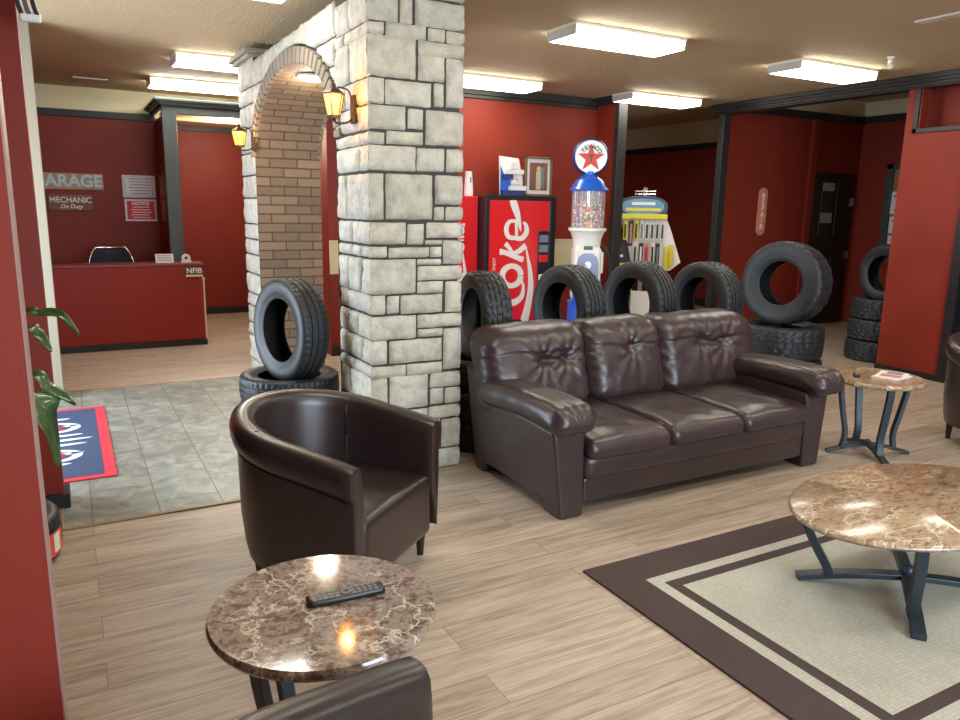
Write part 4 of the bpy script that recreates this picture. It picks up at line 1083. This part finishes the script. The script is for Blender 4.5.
MB().box(-BX+.02, BX-.02, .05, .62, 0, .05).build('plinth', BLKP, vm)
kx, kz = .00268, .00229
def cz_(pts): return [(-.424+(x-55)*kx, 1.775-(y-50)*kz*1.0, w_*.0025) for x, y, w_ in pts]
mb = MB()
ribbon(mb, cz_([(70, 470, 6), (68, 440, 16), (84, 424, 14), (104, 428, 8)])) 
ribbon(mb, cz_([(72, 452, 10), (92, 500, 24), (130, 545, 34), (180, 562, 32), (222, 535, 26), (232, 485, 16), (222, 450, 10)]))
ribbon(mb, cz_(ringpts(170, 425, 47, 50, 23, 31)))
ribbon(mb, cz_([(112, 300, 22), (150, 312, 24), (190, 330, 24), (228, 345, 26)])); ribbon(mb, cz_([(114, 318, 14), (114, 288, 14)]))
ribbon(mb, cz_([(180, 325, 14), (160, 290, 18), (135, 262, 24)])); ribbon(mb, cz_([(172, 312, 16), (205, 300, 24), (238, 272, 26)]))
ribbon(mb, cz_([(186, 148, 15), (189, 190, 15), (190, 236, 15)]))
ribbon(mb, cz_([(190, 236, 18), (150, 228, 22), (138, 190, 24), (152, 155, 18), (186, 150, 14)]))
ribbon(mb, cz_([(188, 238, 20), (220, 234, 24), (240, 205, 25), (236, 172, 20), (222, 156, 10)]))
ribbon(mb, cz_([(166, 46, 34), (178, 80, 36), (192, 120, 30), (203, 165, 18), (210, 200, 6)]))
ribbon(mb, cz_([(238, 272, 4), (250, 330, 12), (264, 400, 22), (270, 480, 30), (262, 560, 34), (246, 640, 42), (228, 720, 56), (224, 760, 56)]))
mb.build('script_lettering', WPR, vm, loc=(0, .0055, 0))
text_mesh('small_lettering', 'ENJOY', .05, WPR, vm, face_Y(-.352, .004, 1.06, R(90)), extrude=.001)
v1 = thing('vending_machine', 'red soda vending machine with white Cola script, partly behind the stone pillar', 'vending machine', (3.70, 7.62, 0))
MB().box(-.44, .44, .0, .5, .05, 1.815).build('cabinet', COKE, v1, bevel=.01)
MB().box(-.42, .42, .03, .47, 0, .05).build('plinth', BLKP, v1)
mb = MB(); 
def c1(pts):  # zoom px of the left machine -> local
    return [(.44-(142-x)*.0024, 1.80-(y-235)*.00226, w_*.0024) for x, y, w_ in pts]
ribbon(mb, c1(ringpts(46, 398, 18, 20, 7, 10))); ribbon(mb, c1([(28, 382, 7), (50, 374, 9), (68, 366, 7), (66, 380, 5)]))
ribbon(mb, c1([(68, 428, 8), (40, 432, 9), (10, 430, 9), (4, 440, 8), (20, 446, 7), (66, 446, 6)]))
ribbon(mb, c1(ringpts(46, 482, 19, 22, 8, 11)))
ribbon(mb, c1([(38, 530, 6), (30, 545, 8), (16, 570, 12), (18, 610, 16), (34, 640, 16), (56, 640, 12), (64, 610, 8)]))
ribbon(mb, c1([(60, 500, 4), (68, 560, 12), (76, 620, 18), (82, 680, 22), (84, 760, 22)]))
for dx, dy in ((-60, 40),): ribbon(mb, c1(ringpts(46+dx*0, 690, 19, 22, 8, 11))); ribbon(mb, c1(ringpts(46, 745, 19, 20, 8, 11)))
mb.build('script_lettering', WPR, v1, loc=(0, -.001, 0))
# on top
cup = thing('paper_cup', 'white tumbler standing on the left red vending machine', 'cup', (4.065, 7.72, 1.815))
MB().lathe([(0, 0), (.052, 0), (.05, .1), (.038, .26), (.04, .275), (0, .275)], 28).build('cup_body', WHT, cup, 40); MB().box(-.008, .008, -.05, -.044, .15, .21).build('cup_mark', GRYP, cup)
bx = thing('brochure_display', 'blue and white cardboard display of brochures on the vending machine', 'display', (4.56, 7.56, 1.83), R(-8))
MB().prism([(-.145, 0), (.13, 0), (.13, .2), (.075, .42), (-.16, .44)], .03, .06).build('back_card', WPR, bx)
MB().prism([(-.146, 0), (-.02, 0), (-.02, .17), (-.09, .21), (-.15, .33)], .024, .03).build('blue_print', BLU, bx)
MB().box(-.14, .13, -.03, .03, 0, .06).box(-.13, .0, -.0, .03, .18, .24).build('tray', BLUD, bx)
for i, (dx, z0, w_) in enumerate(((.03, .06, .2), (.02, .13, .13), (.05, .155, .06), (-.005, .24, .2), (-.01, .30, .12), (-.03, .335, .07))):
    t = MB().box(dx-w_/2+.02, dx+w_/2+.02, -.03-(.01 if i in (0, 3) else 0), .022, z0, z0+(.05 if i in (0, 3) else .04)); t.build('brochure_stack', WPR, bx)
pf = thing('framed_photo', 'framed picture of a fuel pump leaning above the vending machine', 'picture', (4.86, 7.72, 1.83))
pf.location = (5.0, 7.70, 1.832)
mb = MB(); a, b = .19, .46
mb.box(-a, a, 0, .025, 0, .028).box(-a, a, 0, .025, b-.028, b).box(-a, -a+.028, 0, .025, 0, b).box(a-.028, a, 0, .025, 0, b); mb.build('frame', pl('frame_wood', srgb(120, 96, 66), .5), pf, bevel=.003)
MB().box(-a+.02, a-.02, .012, .02, .02, b-.02).build('mount', PAPER, pf)
MB().box(-.125, .125, .008, .013, .07, b-.07).build('picture', pl('picture_tones', srgb(128, 84, 64), .5, var=.5), pf)
MB().box(-.035, .03, .004, .009, .08, .29).cyl(.03, -.009, -.004, 20, (0, 0, .32), axis='Y').build('pictured_pump', pl('picture_cream', srgb(196, 184, 148), .5), pf)
MB().box(.035, .08, .005, .009, .1, .34).build('pictured_background', GRYP, pf)

# ================================================================== GUMBALL MACHINE
gm = thing('gumball_machine', 'tall gas pump style gumball machine with round TEXACO star globe', 'gumball machine', (5.15, 6.9, 0), R(-30))
MB().lathe([(0, 0), (.25, 0), (.25, .05), (.20, .08), (.19, .62), (.2, .66), (0, .66)], 40).build('blue_base', BLU, gm, 40)
rb('pump_body', .31, .34, .62, .05, (0, 0, .97), WHT, gm, 16)
MB().lathe([(.15, 1.26), (.16, 1.36), (.19, 1.44), (.212, 1.455), (.212, 1.485), (0, 1.485)], 40).build('collar', WHT, gm, 40)
MB().prism([(-.12, .82), (.12, .82), (.12, 1.10), (.10, 1.17), (.05, 1.21), (-.05, 1.21), (-.10, 1.17), (-.12, 1.10)], -.178, -.165).build('coin_panel', pl('silver_panel', srgb(140, 140, 170), .35, .4), gm, bevel=.004)
MB().cyl(.04, .178, .20, 20, (0, 0, 1.08), axis='Y').box(-.025, .025, -.2, -.175, .86, .93).build('coin_handle', CHR, gm, 40)
MB().prism([(-.155, .66), (.155, .66), (.155, .92), (.08, .86), (-.06, .82), (-.155, .86)], -.186, -.17).build('blue_wave', BLU, gm)
MB().box(-.05, .05, -.176, -.165, 1.25, 1.29).build('emblem_plate', pl('emblem_dark', srgb(70, 90, 80), .4), gm, bevel=.008)
MB().tube(catmull([(.155, -.02, 1.30), (.23, -.03, 1.22), (.27, -.03, 1.0), (.24, -.04, .8), (.17, -.04, .72)], 8), .016, 8).build('hose', BLKP, gm, 60)
MB().box(.15, .19, -.05, .03, .98, 1.22).build('nozzle_holder', WHT, gm, bevel=.01)
cy0, cy1 = 1.485, 1.90
gc_ = MB().lathe([(.185, cy0), (.185, cy1)], 40).build('glass_cylinder', glassm('globe_glass', (.95, .97, 1, 1), .22, .04), gm, 60)
MB().cyl(.03, cy0, cy1, 16).build('center_rod', CHR, gm, 40)
for a in range(4): MB().cyl(.008, cy0, cy1, 8, (.188*math.cos(R(45+90*a)), .188*math.sin(R(45+90*a)), 0)).build('rod', CHR, gm, 40)
random.seed(5)
mb = MB()
for i in range(420):
    rr = math.sqrt(random.random())*.15+.012; a = random.random()*6.283; z_ = cy0+.02+random.random()*(.2+.04*math.sin(a*2))
    if rr < .13 and random.random() < .6: rr = .125+random.random()*.035
    mb.mi = random.randrange(6); mb.sphere(.020, (rr*math.cos(a), rr*math.sin(a), z_), 4)
gb = mb.build('gumballs', None, gc_, 180, mats=GUM); gb['kind'] = 'stuff'; gb['label'] = 'mixed coloured gumballs half filling the cylinder'
MB().lathe([(0, 1.89), (.215, 1.89), (.22, 1.905), (.19, 1.94), (.155, 2.00), (.10, 2.04), (.07, 2.06), (.07, 2.1), (0, 2.1)], 40).build('blue_lid', BLU, gm, 40)
MB().lathe([(0, -.055), (.18, -.055), (.2, -.03), (.2, .03), (.18, .055), (0, .055)], 48, (0, 0, 2.255), axis='Y').build('globe_rim', BLUD, gm, 40)
gf_ = MB().cyl(.175, .055, .062, 48, (0, 0, 2.255), axis='Y').build('globe_face', pl('globe_white', srgb(236, 234, 226), .3), gm, 40)
star = []
for i in range(10):
    a = R(90+36*i); rr = .155 if i % 2 == 0 else .062; star.append((rr*math.cos(a), 2.24+rr*math.sin(a)))
mb = MB(); c0 = (0, 2.27)
mb.add([(x, -.0645, z) for x, z in star]+[(0, -.0645, 2.24)], [((i+1) % 10, i, 10) for i in range(10)]); mb.build('star', STARR, gf_)
text_mesh('star_letter', 'T', .10, pl('star_green', srgb(20, 84, 46), .5), gf_, face_Y(0, -.0665, 2.235), extrude=.0005, bold=.003)
word = 'TEXACO'
for i, ch in enumerate(word):
    a = R(90+48-19.2*i); text_mesh('globe_lettering', ch, .062, pl('letter_black', srgb(20, 30, 24), .5) if i == 0 else bpy.data.materials['letter_black'], gf_, face_Y(.118*math.cos(a), -.068, 2.225+.135*math.sin(a), (a-R(90))*.9), extrude=.0005, bold=.0012)
ob = thing('outlet_box', 'cream electrical box on the red wall right of the gumball machine', 'electrical box', (5.99, 8.135, 1.12))
MB().box(-.07, .07, -.04, 0, -.17, .17).build('box', CREAM, ob, bevel=.005); MB().box(-.03, .03, -.05, -.04, -.1, .1).build('cover_plate', WHT, ob, bevel=.003)

# ================================================================== WIPER BLADE DISPLAY
wd_ = thing('wiper_display', 'wiper blade display stand with blue oval header in the back room', 'display stand', (7.13, 8.25, 0), R(-38))
MB().box(-.03, .03, .03, .07, 0, 2.0).build('post', GRYP, wd_, bevel=.004)
MB().box(-.30, .30, -.2, .25, 0, .05).build('base', BLKP, wd_, bevel=.01)
MB().prism([(-.34, 1.60), (-.20, 1.2), (-.12, .86), (.40, .86), (.54, .98), (.37, 1.45), (.30, 1.60)], .0, .02).build('pegboard', WPR, wd_)
hd = MB(); hd.M = Matrix.Translation((0, -.02, 1.72)); hd.lathe([(0, -.05), (.95, -.05), (1, -.03), (1, .03), (.95, .05), (0, .05)], 48, axis='Y', sx=.385, sy=1) if False else None
hd = MB(); pl_ = [(-.03+.345*math.copysign(abs(math.cos(R(a)))**.8, math.cos(R(a))), 1.73+.155*math.copysign(abs(math.sin(R(a)))**.8, math.sin(R(a)))) for a in range(0, 360, 8)]
hd.prism(pl_, -.07, .03).build('header', pl('header_blue', srgb(52, 66, 92), .4, var=.3), wd_, bevel=.006)
hd = MB(); hd.prism([(x*.84, 1.73+(z-1.73)*.70+.01) for x, z in pl_], -.074, -.07).build('header_center', pl('header_teal', srgb(104, 150, 176), .4, var=.3), wd_)
MB().box(-.375, .315, -.09, .03, 1.57, 1.64).build('header_lip', YEL, wd_, bevel=.006)
for z0, w1, m_ in ((1.78, .16, WPR), (1.70, .24, YEL)): MB().box(-w1-.02, w1-.02, -.079, -.074, z0-.02, z0+.02).build('header_print', m_, wd_, bevel=.004)
mb = MB(); mb.tube([(-.14, 0, 1.86), (-.14, 0, 1.95), (.14, 0, 1.95), (.14, 0, 1.86)], .008, 6).tube([(-.14, 0, 1.91), (.14, 0, 1.91)], .006, 6); mb.build('top_wire', CHR, wd_)
MB().box(-.54, -.16, .022, .12, .80, 1.32).build('side_bin', pl('bin_dark', srgb(44, 44, 48), .5), wd_, bevel=.005)
MB().box(-.54, -.16, .014, .022, .80, .95).build('bin_print', YEL, wd_); MB().box(-.50, -.26, .014, .022, 1.03, 1.07).box(-.50, -.30, .014, .022, 1.13, 1.16).build('bin_lines', WPR, wd_)
MB().box(-.50, -.12, -.10, .02, .55, .84).build('lower_shelf', YEL, wd_, bevel=.006)
MB().lathe([(.40, 0.05), (.40, .60)], 16, (0, 0, 0), a0=R(250), a1=R(290)).build('curved_skirt', WHT, wd_, 60)
WR = wd_.matrix_basis.copy() if False else Matrix.Translation((7.13, 8.25, 0)) @ Matrix.Rotation(R(-38), 4, 'Z')
def pack(x, z0, h, mats_, lab):
    p = WR @ Vector((x, -.045, z0)); t = thing('wiper_blade_pack', lab, 'wiper blade', p, R(-38), 'wiper blades on the display')
    MB().box(-.028, .028, -.012, .0, 0, h).build('card', mats_[0], t); MB().box(-.013, .013, -.03, -.012, .03, h-.05).build('blade', mats_[1], t, bevel=.003)
    MB().box(-.004, .004, -.0, .030, h-.02, h-.012).build('hook', CHR, t)
packs = [(-.25, 1.28, .27, (YEL, BLKP)), (-.17, 1.20, .35, (BLKP, PEACH)), (-.10, 1.28, .28, (YEL, BLKP)), (-.02, 1.28, .28, (WPR, GRYP)), (.05, 1.28, .27, (WPR, BLKP)), (.12, 1.28, .27, (WPR, BLKP)), (.19, 1.28, .27, (WPR, BLKP)), (.26, 1.28, .27, (WPR, BLKP)),
         (-.10, .86, .38, (WPR, BLKP)), (-.02, .86, .38, (BLKP, WPR)), (.06, .86, .38, (PEACH, NOTR)), (.14, .86, .38, (WPR, BLKP)), (.21, .86, .38, (BLKP, GRYP)), (.33, .78, .42, (YEL, YEL)), (.40, .92, .30, (YEL, YEL))]
nmc = {YEL.name: 'yellow', BLKP.name: 'black', WPR.name: 'white', PEACH.name: 'peach'}
for i, (x, z0, h, m_) in enumerate(packs):
    row = 'upper' if z0 > 1.1 else 'lower'; n_ = sum(1 for q in packs[:i] if (q[1] > 1.1) == (z0 > 1.1))+1
    ordn = ['first', 'second', 'third', 'fourth', 'fifth', 'sixth', 'seventh', 'eighth'][n_-1]
    pack(x, z0, h, m_, '%s carded wiper blade, %s from the left in the %s row of the display' % (nmc[m_[0].name], ordn, row))

# ================================================================== SIDE ROOM things
rs = thing('repair_sign', 'narrow rounded peach sign with vertical letters on the dark red wall', 'sign', (8.72, 7.6, 1.70))
mb = MB(); q = [(.085*math.cos(R(a)), .25+.085*math.sin(R(a))) for a in range(0, 181, 15)]+[(.085*math.cos(R(a)), -.25+.085*math.sin(R(a))) for a in range(180, 361, 15)]
mb.prism(q, -.02, 0).build('board', PEACH, rs, bevel=.004)
for i, ch in enumerate('REPAIR'): text_mesh('lettering', ch, .105, WPR, rs, face_Y(0, -.022, .215-.086*i), extrude=.003, bold=.002)
for i, (z0, h, d_) in enumerate(((1.70, .32, .18), (1.42, .24, .15), (1.16, .22, .12))):
    t = thing('posted_sheet', ['white sheet highest in the dark framed side window', 'white sheet in the middle of the dark framed side window', 'white sheet lowest in the dark framed side window'][i], 'sheet', (10.764, 6.82+.02*i, z0))
    MB().box(-.004, 0, -d_, d_, 0, h).build('sheet', PAPER, t); MB().box(-.005, -.004, -d_+.04, d_-.06, .04, .07).box(-.005, -.004, -d_+.05, d_-.04, h-.08, h-.05).build('print_lines', GRYP, t)
